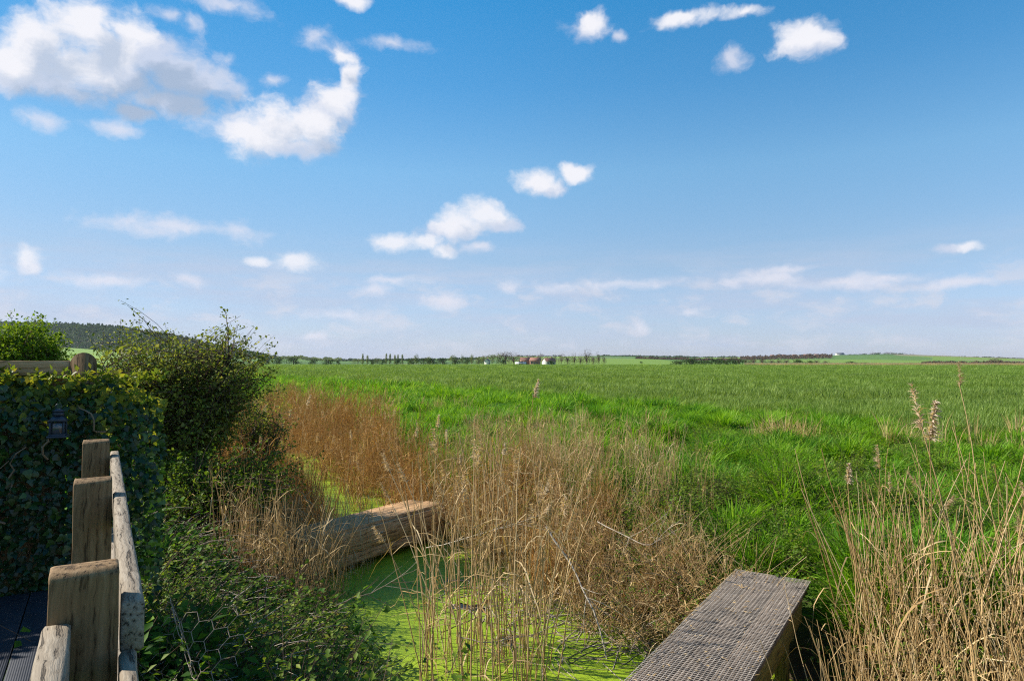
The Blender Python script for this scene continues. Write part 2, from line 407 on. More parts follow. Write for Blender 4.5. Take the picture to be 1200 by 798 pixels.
# ground: one sheet, soil and turf near, crop and far fields beyond
m, b = material('ground'); geo = b.n('ShaderNodeNewGeometry'); P = geo.outputs['Position']
zn = b.n('ShaderNodeAttribute', attribute_name='zone').outputs['Fac']     # 0 soil, 1 turf, 2 wheat, 3 far fields
n1 = b.noise(P, 3, 6, .65); n2 = b.noise(P, .15, 4, .6); n3 = b.noise(b.vmath('MULTIPLY', P, (.3, 1, 1)), .02, 4, .55)
soil = b.ramp(n1, [(.3, (.025, .018, .010)), (.7, (.075, .055, .032))])
turf = b.mix(b.step(n1, .35, .7), (.03, .08, .006), (.08, .19, .010))
fine = b.noise(b.vmath('MULTIPLY', P, (1, .35, 1)), 1.1, 5, .7)
wh = b.mix(b.step(fine, .35, .65), (.13, .22, .03), (.25, .36, .07))
wh = b.mix(b.math('MULTIPLY', b.step(n3, .45, .62), .45), wh, (.28, .40, .055))
vo = b.n('ShaderNodeTexVoronoi'); b.put(vo.inputs['Vector'], b.vmath('MULTIPLY', P, (1, .55, 0))); vo.inputs['Scale'].default_value = .0042
sc_ = b.n('ShaderNodeSeparateColor'); b.t.links.new(vo.outputs['Color'], sc_.inputs[0])
far = b.ramp(sc_.outputs[0], [(0, (.10, .20, .03)), (.25, (.19, .30, .035)), (.42, (.22, .16, .10)), (.55, (.12, .22, .035)), (.72, (.27, .22, .14)), (.86, (.07, .14, .03))], 'CONSTANT')
far = b.mix(.35, far, b.mix(n2, (.05, .09, .03), (.12, .16, .05)))
c = b.mix(b.step(zn, 0, 1), soil, turf); c = b.mix(b.step(zn, 1, 2), c, wh); c = b.mix(b.step(zn, 2, 3), c, far)
c = b.mix(b.n('ShaderNodeAttribute', attribute_name='straw').outputs['Fac'], c, (.62, .53, .33))
finish(b, principled(b, c, .9, bump(b, b.math('MULTIPLY_ADD', n1, .5, fine), .12, .6), .15)); M['ground'] = m

m, b = material('ditch_water'); geo = b.n('ShaderNodeNewGeometry')
finish(b, principled(b, (.010, .016, .010), .06, bump(b, b.noise(geo.outputs['Position'], 7, 2), .004), .5)); M['water'] = m
m, b = material('duckweed'); geo = b.n('ShaderNodeNewGeometry'); P = geo.outputs['Position']
v = b.n('ShaderNodeTexVoronoi'); b.put(v.inputs['Vector'], P); v.inputs['Scale'].default_value = 160
n1 = b.noise(P, 2.2, 5, .65); n2 = b.noise(P, 60, 3, .7)
c = b.ramp(b.math('ADD', b.math('MULTIPLY', n1, .7), b.math('MULTIPLY', v.outputs['Distance'], .35)), [(.25, (.06, .12, .006)), (.45, (.19, .29, .008)), (.7, (.31, .42, .012))])
c = b.mix(b.math('MULTIPLY', b.step(n2, .55, .72), .45), c, (.05, .09, .01))
finish(b, principled(b, c, .55, bump(b, b.math('ADD', v.outputs['Distance'], n2), .003), .3)); M['duckweed'] = m

# ------------------------------------------------------------------ ground sheet
th = np.concatenate([np.arange(-180, -56, 3.1), np.arange(-56, 56, .32), np.arange(56, 180, 3.1)]) * math.pi / 180
rr = [.6]
while rr[-1] < 4900: rr.append(rr[-1] * (1.021 if rr[-1] < 60 else 1.03))
rr = np.array(rr)
TH, RR = np.meshgrid(th, rr)
X = (RR * np.sin(TH)).ravel(); Y = (RR * np.cos(TH)).ravel(); Z = height(X, Y)
nt, nr = len(th), len(rr)
i = np.arange((nr - 1) * nt); row = i // nt; col = i % nt; nx = (col + 1) % nt
F = np.stack([row * nt + col, row * nt + nx, (row + 1) * nt + nx, (row + 1) * nt + col], 1)[:, ::-1]
g = MB(); g.add(np.column_stack([X, Y, Z]), F)
ci = g.n; g.add([[0, 0, hz1(0, 0)]], np.zeros((0, 4), int))
k = np.arange(nt); g.f.append(np.stack([np.full(nt, ci), (k + 1) % nt, k], 1)); g.m.append(np.zeros(nt))
ground = g.build('ground', M['ground'], smooth=True); tag(ground, kind='structure')
S = ditch(X, Y); rg = np.hypot(X, Y)
def wheat_edge(x, y): return 15.0 + .9 * wob(x, y, 4, 30) + np.where(y > 25, -(np.minimum(y, 90) - 25) * .09, 0)
zone = sstep(np.abs(S), 1.2, 2.6) + sstep(S - wheat_edge(X, Y), -.6, .6) + sstep(rg, 455, 462)
zone = np.where((S < 0) & (rg < 455), np.minimum(zone, 1), zone)
a = ground.data.attributes.new('zone', 'FLOAT', 'POINT'); a.data.foreach_set('value', np.append(zone, 0).astype('f'))
PXG = 600 + 800 * X / np.maximum(Y, 1)
stw = ((Y > 300) & (PXG > 850)).astype(float) * sstep(Y, 378, 386) * (1 - sstep(Y, 424, 432)) * sstep(PXG, 850, 900)
a = ground.data.attributes.new('straw', 'FLOAT', 'POINT'); a.data.foreach_set('value', np.append(stw, 0).astype('f'))

# ------------------------------------------------------------------ water and duckweed in the ditch
g = MB()
seg = []
for a_, b_ in zip(DITCH[:-1], DITCH[1:]):
    n = max(2, int(np.hypot(*(b_ - a_)) / .8)); seg += [a_ + (b_ - a_) * t for t in np.arange(n) / n]
seg.append(DITCH[-1]); seg = np.array(seg); tg = unit(np.gradient(seg, axis=0)); nm = np.column_stack([-tg[:, 1], tg[:, 0]])
Pw = np.column_stack([seg, np.full(len(seg), WATER)])[None]
v, f = ribbons(Pw, np.column_stack([nm, np.zeros(len(nm))])[None], np.full((1, len(seg)), 2.0))
g.add(v, f); water = g.build('water', M['water']); tag(water, kind='structure')
g = MB(); cs = .035
xs = np.arange(-7.5, 5.0, cs); ys = np.arange(2.2, 18.5, cs)
XX, YY = np.meshgrid(xs, ys); xx, yy = XX.ravel() + rng.uniform(-.3, .3, XX.size) * cs, YY.ravel() + rng.uniform(-.3, .3, XX.size) * cs
nc = len(xs); i = np.arange((len(ys) - 1) * nc); i = i[(i % nc) < nc - 1]
cx, cyy = xx[i], yy[i]; s = ditch(cx, cyy)
fld = wob(cx, cyy, .9, 0) * .6 + wob(cx, cyy, .22, 10) * .45 + wob(cx, cyy, .08, 20) * .35
openw = np.exp(-(((cx + 1.25) / .5) ** 2 + ((cyy - 7.4) / .5) ** 2)) * 1.2 + np.exp(-(((cx + .55) / .45) ** 2 + ((cyy - 6.7) / .35) ** 2)) * 1.2
keep = (np.abs(s) < 1.95) & (fld + 1.35 - openw > 0)
i = i[keep]; F = np.stack([i, i + 1, i + nc + 1, i + nc], 1)
used, inv = np.unique(F, return_inverse=True)
g.add(np.column_stack([xx[used], yy[used], WATER + .005 + rng.uniform(0, .003, len(used))]), inv.reshape(F.shape))
dw = g.build('duckweed', M['duckweed']); tag(dw, 'bright yellow-green duckweed floating on the water of the ditch', 'duckweed', kind='stuff')

# ------------------------------------------------------------------ scatter: one object, its small sources and its points in one mesh
def scatter(name, variants, mats, pts, rot, scl, label, cat, seed=0):
    """variants: list of MB. Instances are made by the object's own geometry nodes."""
    r = np.random.default_rng(seed); big = MB(); var = []
    for k, mb in enumerate(variants):
        for v, t in zip(mb.v, mb.t): var.append(np.full(len(v), k + 1))
        off = big.n
        big.v += mb.v; big.t += mb.t; big.f += [f + off for f in mb.f]; big.m += mb.m; big.n += mb.n
    n = len(pts); big.add(pts, np.zeros((0, 4), int)); var.append(np.zeros(n)); var = np.concatenate(var)
    me = big.mesh(name, mats)
    tot = big.n
    a = me.attributes.new('variant', 'INT', 'POINT'); a.data.foreach_set('value', var.astype('i'))
    a = me.attributes.new('pick', 'INT', 'POINT'); a.data.foreach_set('value', np.concatenate([np.zeros(tot - n), r.integers(0, len(variants), n)]).astype('i'))
    a = me.attributes.new('rot', 'FLOAT_VECTOR', 'POINT'); a.data.foreach_set('vector', np.concatenate([np.zeros((tot - n, 3)), rot]).astype('f').ravel())
    scl = np.asarray(scl, float)
    if scl.ndim == 1: scl = np.repeat(scl[:, None], 3, 1)
    a = me.attributes.new('scl', 'FLOAT_VECTOR', 'POINT'); a.data.foreach_set('vector', np.concatenate([np.ones((tot - n, 3)), scl]).astype('f').ravel())
    o = link(name, me); tag(o, label, cat, kind='stuff')
    ng = bpy.data.node_groups.new(name + '_nodes', 'GeometryNodeTree')
    ng.interface.new_socket('Geometry', in_out='INPUT', socket_type='NodeSocketGeometry')
    ng.interface.new_socket('Geometry', in_out='OUTPUT', socket_type='NodeSocketGeometry')
    N = ng.nodes; L = ng.links
    gi = N.new('NodeGroupInput'); go = N.new('NodeGroupOutput')
    def attr(nm, typ):
        x = N.new('GeometryNodeInputNamedAttribute'); x.data_type = typ; x.inputs[0].default_value = nm
        return x.outputs[0]
    va = attr('variant', 'INT')
    def sep(k):
        c = N.new('FunctionNodeCompare'); c.data_type = 'INT'; c.operation = 'EQUAL'
        A, B = [q for q in c.inputs if q.type == 'INT'][:2]
        L.new(va, A); B.default_value = k
        s_ = N.new('GeometryNodeSeparateGeometry'); s_.domain = 'POINT'
        L.new(gi.outputs[0], s_.inputs[0]); L.new(c.outputs[0], s_.inputs[1]); return s_.outputs[0]
    gti = N.new('GeometryNodeGeometryToInstance')
    jn = N.new('GeometryNodeJoinGeometry')
    for k in range(len(variants)):
        gt = N.new('GeometryNodeGeometryToInstance'); L.new(sep(k + 1), gt.inputs[0]); L.new(gt.outputs[0], jn.inputs[0])
    ip = N.new('GeometryNodeInstanceOnPoints')
    L.new(sep(0), ip.inputs['Points']); L.new(jn.outputs[0], ip.inputs['Instance'])
    ip.inputs['Pick Instance'].default_value = True
    L.new(attr('pick', 'INT'), ip.inputs['Instance Index'])
    L.new(attr('rot', 'FLOAT_VECTOR'), ip.inputs['Rotation']); L.new(attr('scl', 'FLOAT_VECTOR'), ip.inputs['Scale'])
    L.new(ip.outputs[0], go.inputs[0])
    md = o.modifiers.new('scatter', 'NODES'); md.node_group = ng
    return o
def upright(n, r, tilt=.12):
    return np.column_stack([r.normal(0, tilt, n), r.normal(0, tilt, n), r.uniform(0, 6.283, n)])

def tuft(r, n, h, w, spread, lean=.5, segs=4, tint=(0, 1), droop=.25, mat=0, mb=None):
    mb = mb or MB(); t = np.linspace(0, 1, segs)[None, :, None]
    an = r.uniform(0, 6.283, n); d = np.column_stack([np.cos(an), np.sin(an), np.zeros(n)])
    base = d * (r.uniform(0, 1, n) ** .6 * spread)[:, None]
    H = h * r.uniform(.55, 1.1, n); ln = r.uniform(.1, 1, n) * lean * H
    P = base[:, None] + d[:, None] * (ln[:, None, None] * t ** 2) + np.array([0, 0, 1.]) * (H[:, None, None] * (t - droop * t ** 3 * (ln / H)[:, None, None]))
    tw = an + r.uniform(-1, 1, n) + 1.57; side = np.column_stack([np.cos(tw), np.sin(tw), np.zeros(n)])
    Wd = w * r.uniform(.6, 1.2, n)[:, None] * np.array([.8, 1., .75, .08] if segs == 4 else np.linspace(1, .1, segs))[None]
    v, f = ribbons(P, side, Wd)
    ti = np.repeat(r.uniform(*tint, n), segs * 2)
    return mb.add(v, f, mat, ti)

# ------------------------------------------------------------------ grass bank and wheat
r = np.random.default_rng(21)
def sample(n, ymin, ymax, pxa=-60, pxb=1260, power=1.0, r=r):
    """random points over what the photograph can see, denser close by"""
    u = r.uniform(0, 1, n)
    y = ymin * (ymax / ymin) ** u if power == 1 else (ymin ** power + u * (ymax ** power - ymin ** power)) ** (1 / power)
    px = r.uniform(pxa, pxb, n); return gx(px, y), y
gv = [tuft(r, 34, .28, .0052, .11, .8), tuft(r, 30, .36, .0058, .10, .7), tuft(r, 36, .20, .0050, .13, 1.0), tuft(r, 26, .42, .0062, .09, .8), tuft(r, 30, .30, .0042, .12, .5, tint=(.7, 1.3))]
x, y = sample(60000, 4.2, 100)
s = ditch(x, y); k = (s > 1.75) & (s < wheat_edge(x, y) + .6); 
k &= ~((np.abs((x - 1.75) * .86 - (y - 4.9) * .51) < .45) & (y < 6.1))
x, y = x[k], y[k]; n = len(x)
hum = 1 + .5 * wob(x, y, .9, 5); kk = (wob(x, y, .55, 13) + .6 * wob(x, y, 1.4, 25) > -1.15); x, y, hum = x[kk], y[kk], hum[kk]; n = len(x)
sc = np.clip(hum, .4, 1.8) * r.uniform(.7, 1.15, n) * (1 + np.clip((y - 15) / 60, 0, .7))
scatter('grass', gv, [M['grass']], np.column_stack([x, y, height(x, y) - .02]), upright(n, r, .2), np.column_stack([sc * (1 + np.clip(y / 40, 0, 1.2)), sc * (1 + np.clip(y / 40, 0, 1.2)), sc * .68]),
        'lush bright green grass covering the bank beyond the ditch', 'grass', 1)
tv = [tuft(r, 140, .36, .0075, .19, 1.1, tint=(.1, 1.0)), tuft(r, 120, .44, .0080, .16, 1.0, tint=(.2, 1.1)), tuft(r, 160, .30, .0065, .22, 1.2, tint=(.0, .9))]
x, y = sample(1500, 5.6, 34); s = ditch(x, y); k = (s > 1.9) & (s < wheat_edge(x, y) - .3) & (wob(x, y, 1.1, 7) > -.5) & ~((np.abs((x - 1.75) * .86 - (y - 4.9) * .51) < .75) & (y < 6.4)); x, y = x[k], y[k]; n = len(x)
q = r.uniform(.55, 1.1, n)
scatter('tussock_grass', tv, [M['grass']], np.column_stack([x, y, height(x, y) - .02]), upright(n, r, .16), np.column_stack([q * (1.1 + y / 50), q * (1.1 + y / 50), q]), 'coarse bright tussocks of long grass over the bank', 'grass', 21)
# short grass on the near side of the ditch, beyond the shrubs
x, y = sample(9000, 9, 110, -60, 420)
k = (ditch(x, y) < -1.4); x, y = x[k], y[k]; n = len(x)
scatter('rough_grass', gv, [M['grass']], np.column_stack([x, y, height(x, y) - .02]), upright(n, r, .2), r.uniform(1.2, 2.0, n),
        'rough green grass on the near side of the ditch behind the shrubs', 'grass', 2)
wv_ = [tuft(r, 46, .36, .0055, .22, .5, tint=(.1, .9)), tuft(r, 50, .40, .006, .25, .45, tint=(0, 1)), tuft(r, 46, .33, .006, .24, .6, tint=(.2, 1))]
x, y = sample(52000, 14, 75)
s = ditch(x, y); q = y + .10 * x; tram = (np.abs(q - 43.2) < .45) | (np.abs(q - 45.6) < .45) | (np.abs(q - 65) < .6) | (np.abs(q - 67.8) < .6); k = (s > wheat_edge(x, y) - .2) & ~tram; x, y = x[k], y[k]; n = len(x)
sc = r.uniform(.75, 1.2, n) * (1 + .16 * wob(x * .4, y, 2.2, 12) + .10 * wob(x, y, 6, 20))
scatter('wheat_crop', wv_, [M['wheat']], np.column_stack([x, y, height(x, y) - .02]), upright(n, r, .15), np.column_stack([sc * (1 + y / 60), sc * (1 + y / 60), sc]),
        'dense dark green young wheat filling the near part of the flat field', 'wheat', 3)
fv = [tuft(r, 90, .38, .020, 1.1, .6, segs=3, tint=(.1, .9)), tuft(r, 90, .42, .022, 1.2, .5, segs=3)]
x, y = sample(26000, 68, 455)
s = ditch(x, y); k = (s > 9) & ~((y > 378) & (x > gx(880, y))); x, y = x[k], y[k]; n = len(x)
sc = r.uniform(.8, 1.15, n) * (1 + .1 * wob(x, y, 12, 3)); w2 = sc * (.8 + y / 120)
scatter('distant_wheat_crop', fv, [M['wheat']], np.column_stack([x, y, height(x, y) - .03]), upright(n, r, .05), np.column_stack([w2, w2, sc]),
        'flat expanse of green wheat reaching to the hedges at the far field edge', 'wheat', 4)

# ------------------------------------------------------------------ leafy undergrowth
def leafclump(r, nst, h, spread, nl, L, wd, mleaf=0, mstem=1, pair=True, lean=.6):
    mb = MB(); sg = 5; t = np.linspace(0, 1, sg)[None, :, None]
    an = r.uniform(0, 6.283, nst); d = np.column_stack([np.cos(an), np.sin(an), np.zeros(nst)])
    H = h * r.uniform(.5, 1.1, nst)
    P = (d * r.uniform(0, spread * .5, nst)[:, None])[:, None] + d[:, None] * (lean * H[:, None, None] * t ** 1.6) + np.array([0, 0, 1.]) * H[:, None, None] * (t - .15 * t * t)
    v, f = tubes(P, np.broadcast_to(np.linspace(.003, .0012, sg), (nst, sg)) * 1.0, 3); mb.add(v, f, mstem, .3)
    q = r.integers(0, nst, nl); tt = r.uniform(.15, 1, nl) ** .8 * (sg - 1); i0 = np.minimum(tt.astype(int), sg - 2); fr = (tt - i0)[:, None]
    C = P[q, i0] * (1 - fr) + P[q, i0 + 1] * fr
    a2 = r.uniform(0, 6.283, nl); A = np.column_stack([np.cos(a2), np.sin(a2), r.uniform(-.5, .4, nl)])
    Nn = np.array([0, 0, 1.]) + r.normal(0, .35, (nl, 3))
    C = C + A * .25 * L
    v, f = leaves(C, A, Nn, L * r.uniform(.5, 1.15, nl), wd * r.uniform(.6, 1.1, nl)); mb.add(v, f, mleaf, np.repeat(r.uniform(0, 1, nl), 4)); return mb
r = np.random.default_rng(31)
# nettles and herbs on the left bank
net = [leafclump(r, 5, .40, .12, 46, .060, .017), leafclump(r, 6, .30, .16, 50, .050, .018), leafclump(r, 4, .5, .10, 44, .065, .016)]
bra = [leafclump(r, 4, .42, .2, 60, .040, .014, lean=1.2), leafclump(r, 5, .34, .25, 70, .034, .013, lean=1.4), leafclump(r, 4, .55, .2, 64, .038, .014, lean=.9)]
def patch(n, cx, cy, rx, ry, rot, r):
    a = r.uniform(0, 6.283, n); q = np.sqrt(r.uniform(0, 1, n)); u = q * np.cos(a) * rx; v = q * np.sin(a) * ry
    c, s = math.cos(rot), math.sin(rot); return cx + u * c - v * s, cy + u * s + v * c
def rail_side(x, y): return (x + .895) * .858 + (y - 1.33) * .513     # >0: right of the railing line
x = r.uniform(-5.5, .6, 15000); y = r.uniform(1.6, 9.5, 15000)
s = ditch(x, y); k = (s < -.95 - .15 * wob(x, y, .6, 3)) & (rail_side(x, y) > .12) & ~((y > 7.0) & (x > -2.7)) & ~((600 + 800 * x / y > 420 + 60 * (y < 3)) & (y < 4.6))
x, y = x[k][:5200], y[k][:5200]; n = len(x)
sc = r.uniform(.7, 1.3, n) * (1 + .25 * wob(x, y, .7, 9))
kk = wob(x, y, .35, 5) + .5 * wob(x, y, .9, 15) > -.9; x, y, sc = x[kk], y[kk], sc[kk]; n = len(x)
isn = wob(x, y, .8, 22) + r.normal(0, .5, n) > -.1
P3 = np.column_stack([x, y, height(x, y) - .02])
scatter('nettles', net, [M['nettle'], M['bark']], P3[isn], upright(isn.sum(), r, .2), sc[isn], 'dark green nettles crowding the near bank below the railing', 'nettles', 5)
scatter('brambles', bra, [M['bramble'], M['bark']], P3[~isn], upright((~isn).sum(), r, .3), sc[~isn], 'brambles with small yellow-green leaves on the near bank', 'brambles', 6)
# undergrowth on the field side, among and behind the reeds
x = r.uniform(-3, 8.5, 22000); y = r.uniform(2.6, 11, 22000); s = ditch(x, y)
k = (s > 1.0) & (s < 4.6 + 1.2 * wob(x, y, 1.2, 4)) & (x > -.4); x, y = x[k], y[k]; n = len(x); 
wgt = r.uniform(0, 1, n) < np.where(s[k] > 2.4, .35, .9); x, y = x[wgt][:7000], y[wgt][:7000]; n = len(x)
k = ~((np.abs((x - 1.75) * .86 - (y - 4.9) * .51) < .47) & (y < 6.0)); x, y = x[k], y[k]; n = len(x)
scatter('bank_brambles', bra + net[1:2], [M['bramble'], M['bark']], np.column_stack([x, y, height(x, y) - .03]), upright(n, r, .3), r.uniform(.55, 1.05, n),
        'low brambles and weeds at the foot of the grass bank beside the walkway', 'brambles', 7)
x, y = sample(4200, 5.8, 17, 440, 1260, 1, r); s = ditch(x, y); k = (s > 2.2) & (s < 11) & (wob(x, y, 1.3, 18) > -.2) & ~((np.abs((x - 1.75) * .86 - (y - 4.9) * .51) < .6) & (y < 6.3)); x, y = x[k], y[k]; n = len(x)
scatter('bank_herbs', net + bra[1:2], [M['elder'], M['bark']], np.column_stack([x, y, height(x, y) + .02]), upright(n, r, .3), r.uniform(.6, 1.0, n), 'leafy bright green weeds mottling the grass bank', 'weeds', 23)
red = [leafclump(r, 4, .22, .15, 30, .05, .018, lean=1.0)]
x, y = patch(60, gx(300, 6.6), 6.6, .45, .35, .3, r); n = len(x)
scatter('red_leaved_weeds', red, [M['dock'], M['bark']], np.column_stack([x, y, height(x, y) + .12]), upright(n, r, .3), r.uniform(.7, 1.2, n),
        'small patch of reddish brown leaves on the near bank left of the timber beam', 'weeds', 8)

# ------------------------------------------------------------------ dead stems lying and arching over the banks
def arcs(n, C, L, r, rise=.5, rad=.0040, seg=7, dirv=None, spread=6.283):
    t = np.linspace(0, 1, seg)[None, :, None]
    a = (r.uniform(-.5, .5, n) * spread + (0 if dirv is None else dirv)); d = np.column_stack([np.cos(a), np.sin(a), np.zeros(n)])
    p = np.column_stack([-np.sin(a), np.cos(a), np.zeros(n)])
    Ls = L * r.uniform(.4, 1.2, n); up = rise * r.uniform(-.1, 1, n)
    P = C[:, None] + (d * Ls[:, None])[:, None] * t + np.array([0, 0, 1.]) * (up * Ls)[:, None, None] * (t * (1.5 - t)) + p[:, None] * (r.normal(0, .16, n) * Ls)[:, None, None] * t ** 2
    P = P + np.cumsum(r.normal(0, .012, P.shape), 1) * Ls[:, None, None]
    return P, rad * r.uniform(.5, 1.3, n)[:, None] * np.linspace(1, .4, seg)[None]
r = np.random.default_rng(41)
g = MB()
for (n, cx, cy, rx, ry, z0, L, rise) in [(1500, -2.0, 5.0, 1.8, 2.1, .14, .5, .5), (260, -1.3, 6.0, .8, 1.2, .0, .8, .5), (500, -3.6, 7.2, 1.3, 1.2, .1, .7, .9), (420, 3.6, 5.0, 1.6, 1.3, .0, .5, .3), (420, .5, 6.9, 1.1, .6, .12, .45, .7), (260, .2, 6.2, .9, .5, .0, .6, .6)]:
    x, y = patch(n, cx, cy, rx, ry, 0, r); k = (np.abs(ditch(x, y)) > .95) & ((rail_side(x, y) > .1) | (x > 0)) & ~((np.abs((x - 1.75) * .86 - (y - 4.9) * .51) < .6) & (y < 6.2)); x, y = x[k], y[k]
    P, Rr = arcs(len(x), np.column_stack([x, y, height(x, y) + z0 + r.uniform(0, .15, len(x))]), L, r, rise)
    v, f = tubes(P, Rr); g.add(v, f, 0, np.repeat(r.uniform(0, 1, len(x)) ** .8, 21))
dead = g.build('dead_stems', M['twig']); tag(dead, 'tangle of dead grey and brown stems lying through the bank plants', 'dead stems', kind='stuff')

# ------------------------------------------------------------------ reeds
def plume(mb, P, d, L, r, n, mat, dens=1.):
    n = int(n * 1.7)
    """a reed's flower head: short drooping hairs round the top of the stem"""
    t = r.uniform(0, 1, n); C = P + d * (t * L)[:, None]
    a = r.uniform(0, 6.283, n); o = np.column_stack([np.cos(a), np.sin(a), np.zeros(n)])
    o = unit(o * .55 + d * .9 + rvec(n, r) * .35 + np.array([.25, .1, -.1])); s3 = np.linspace(0, 1, 3)[None, :, None]
    ln = L * r.uniform(.18, .4, n) * (1.1 - .6 * t)
    Q = C[:, None] + o[:, None] * ln[:, None, None] * s3 - np.array([0, 0, 1.]) * (ln[:, None, None] * .5 * s3 ** 2)
    v, f = ribbons(Q, unit(np.cross(o, rvec(n, r))), np.array([.0008, .0019, .0006])[None] * r.uniform(.7, 1.4, n)[:, None] * dens)
    mb.add(v, f, mat, np.repeat(r.uniform(.1, 1, n), 6))
def reed_parts(r, H, head=True, nleaf=2, rad=.0034, lean=None, fluffy=False, leafm=True):
    """stem, list of leaves, head; base at the origin"""
    sg = 9; t = np.linspace(0, 1, sg); a = r.uniform(0, 6.283); ln = (r.uniform(.02, .28) if lean is None else lean) * H
    crook = r.normal(0, .012, (sg, 3)).cumsum(0) * H * .35; crook[:, 2] = 0
    P = np.column_stack([np.cos(a) * ln * t ** 1.8, np.sin(a) * ln * t ** 1.8, H * (t - .06 * (ln / H) * t ** 2)]) + crook - crook[:1]
    st = MB(); v, f = tubes(P[None], (rad * np.linspace(1, .45, sg))[None], 4); st.add(v, f, 0, r.uniform(.2, 1))
    lv = []
    for _ in range(nleaf):
        k = r.integers(2, sg - 1); an = r.uniform(0, 6.283); s5 = np.linspace(0, 1, 6)[:, None]; L = H * r.uniform(.15, .3)
        o = np.array([np.cos(an), np.sin(an), 0]); up = r.uniform(.1, 1.1)
        Q = P[k] + o * L * (s5 * .9) + np.array([0, 0, 1.]) * L * (up * s5 - r.uniform(.3, 1.7) * s5 ** 2 + r.normal(0, .03, (6, 1)))
        lb = MB(); sd_ = np.array([-o[1], o[0], 0])[None] + rvec(1, r) * .5
        v, f = ribbons(Q[None], unit(sd_), (np.array([.002, .0036, .0038, .003, .002, .0005]) * r.uniform(.7, 1.2))[None]); lb.add(v, f, 0, r.uniform(.2, 1)); lv.append(lb)
    hd = None
    if head:
        hd = MB(); d = unit((P[-1] - P[-2])[None])[0]
        plume(hd, P[-1] - d * .02, unit(d + np.array([.25, .05, 0]) * r.uniform(-.5, 1.2))[None], r.uniform(.09, .15) if fluffy else r.uniform(.12, .2), r, 110 if fluffy else 70, 0, 1.5 if fluffy else 1.)
    return st, lv, hd
def merge(mbs, mats, offs=None, rots=None):
    out = MB()
    for k, (mb, mt) in enumerate(zip(mbs, mats)):
        for v, f, t in zip(mb.v, mb.f, mb.t): pass
        off = out.n; o3 = np.zeros(3) if offs is None else offs[k]
        out.v += [v + o3 for v in mb.v]; out.f += [f + off for f in mb.f]; out.m += [np.full(len(f), mt) for f in mb.f]; out.t += mb.t; out.n += mb.n
    return out
def reed_clump(r, n, H, spread, headp, nleaf=2, lean=None, rad=.0032):
    mbs, mt, offs = [], [], []
    for _ in range(n):
        st, lv, hd = reed_parts(r, H * r.uniform(.6, 1.1), r.uniform() < headp, nleaf, rad, lean)
        o = np.append(r.uniform(-spread, spread, 2), 0)
        for q, m_ in [(st, 0)] + [(l, 0) for l in lv] + ([(hd, 1)] if hd else []): mbs.append(q); mt.append(m_); offs.append(o)
    return merge(mbs, mt, offs)
r = np.random.default_rng(51)
thick = [reed_clump(r, 12, 1.35, .12, .02, 2) for _ in range(5)]
wispy = [reed_clump(r, 9, 1.3, .16, .01, 1, rad=.0034) for _ in range(4)]
broken = [reed_clump(r, 8, .7, .15, .0, 2, lean=.7) for _ in range(4)]
def bed(name, variants, mats, x, y, zoff, sc, label, seed, tilt=.1):
    n = len(x); scatter(name, variants, mats, np.column_stack([x, y, height(x, y) + zoff]), upright(n, r, tilt), sc * r.uniform(.8, 1.15, n), label, 'reeds', seed)
# rust brown bed along both banks of the far ditch
x = r.uniform(-14, 1, 5000); y = r.uniform(9.5, 34, 5000); s = ditch(x, y)
k = ((s > .45) & (s < np.where(y < 14, 1.45, 2.3))) | ((s < -.15) & (s > -2.2) & (y > 12.2)); k &= r.uniform(0, 1, 5000) < np.where(y > 20, .6, 1)
x, y = x[k], y[k]; bed('rust_brown_reed_bed', thick, [M['rust'], M['plume']], x, y, 0, np.where(y < 24, 1.06, .9), 'dense rust brown reed bed along the ditch behind the timber beam', 9)
# brown mass right of the beam on the field bank
x = r.uniform(-1.2, 1.75, 1600); y = r.uniform(6.3, 9.8, 1600); s = ditch(x, y); k = (s > 1.12) & (s < 2.3); x, y = x[k][:270], y[k][:270]
bed('pale_reed_thicket', broken + wispy, [M['straw'], M['plume']], x[:150], y[:150], 0, np.clip(.92 - .24 * np.maximum(x[:150] - .2, 0), .38, 1), 'pale broken reeds mixed through the brown thicket right of the timber beam', 17, .28)
x, y = x[150:], y[150:]
bed('brown_reed_thicket', thick, [M['rust'], M['plume']], x, y, 0, np.clip(.84 - .28 * np.maximum(x - .1, 0), .32, 1), 'thicket of brown dead reeds on the field bank right of the timber beam', 10, .15)
x = r.uniform(-1.0, 2.1, 900); y = r.uniform(5.6, 9.2, 900); s = ditch(x, y); k = (s > 1.0) & (s < 2.0); x, y = x[k][:240], y[k][:240]
bed('broken_reeds', broken, [M['straw'], M['plume']], x, y, .02, 1.0, 'broken leaning straw-coloured reeds at the water edge left of the walkway', 11, .35)
# wisps on the near bank by the beam
x = r.uniform(-3.3, -1.75, 140); y = r.uniform(6.2, 8.4, 140); k = x > gx(268, y); x, y = x[k], y[k]
bed('near_bank_reeds', wispy, [M['straw'], M['plume']], x, y, 0, .95, 'thin straw-coloured reeds standing on the near bank in front of the timber beam', 12)
x = r.uniform(-5, -2, 900); y = r.uniform(8.9, 12.4, 900); s = ditch(x, y); k = (s < -.35) & (s > -1.9); x, y = x[k][:210], y[k][:210]
bed('far_wispy_reeds', wispy, [M['rust'], M['plume']], x, y, 0, 1.0, 'brown reeds on the near bank behind the timber beam', 15)
x = r.uniform(-1.5, 3.5, 1200); y = r.uniform(7.6, 13, 1200); s = ditch(x, y); k = (s > 1.5) & (s < 4.2) & (x < gx(830, y)); x, y = x[k][:150], y[k][:150]
bed('verge_reeds', wispy, [M['straw'], M['plume']], x, y, 0, .72, 'thin pale reed stalks rising through the grass above the brown thicket', 16)
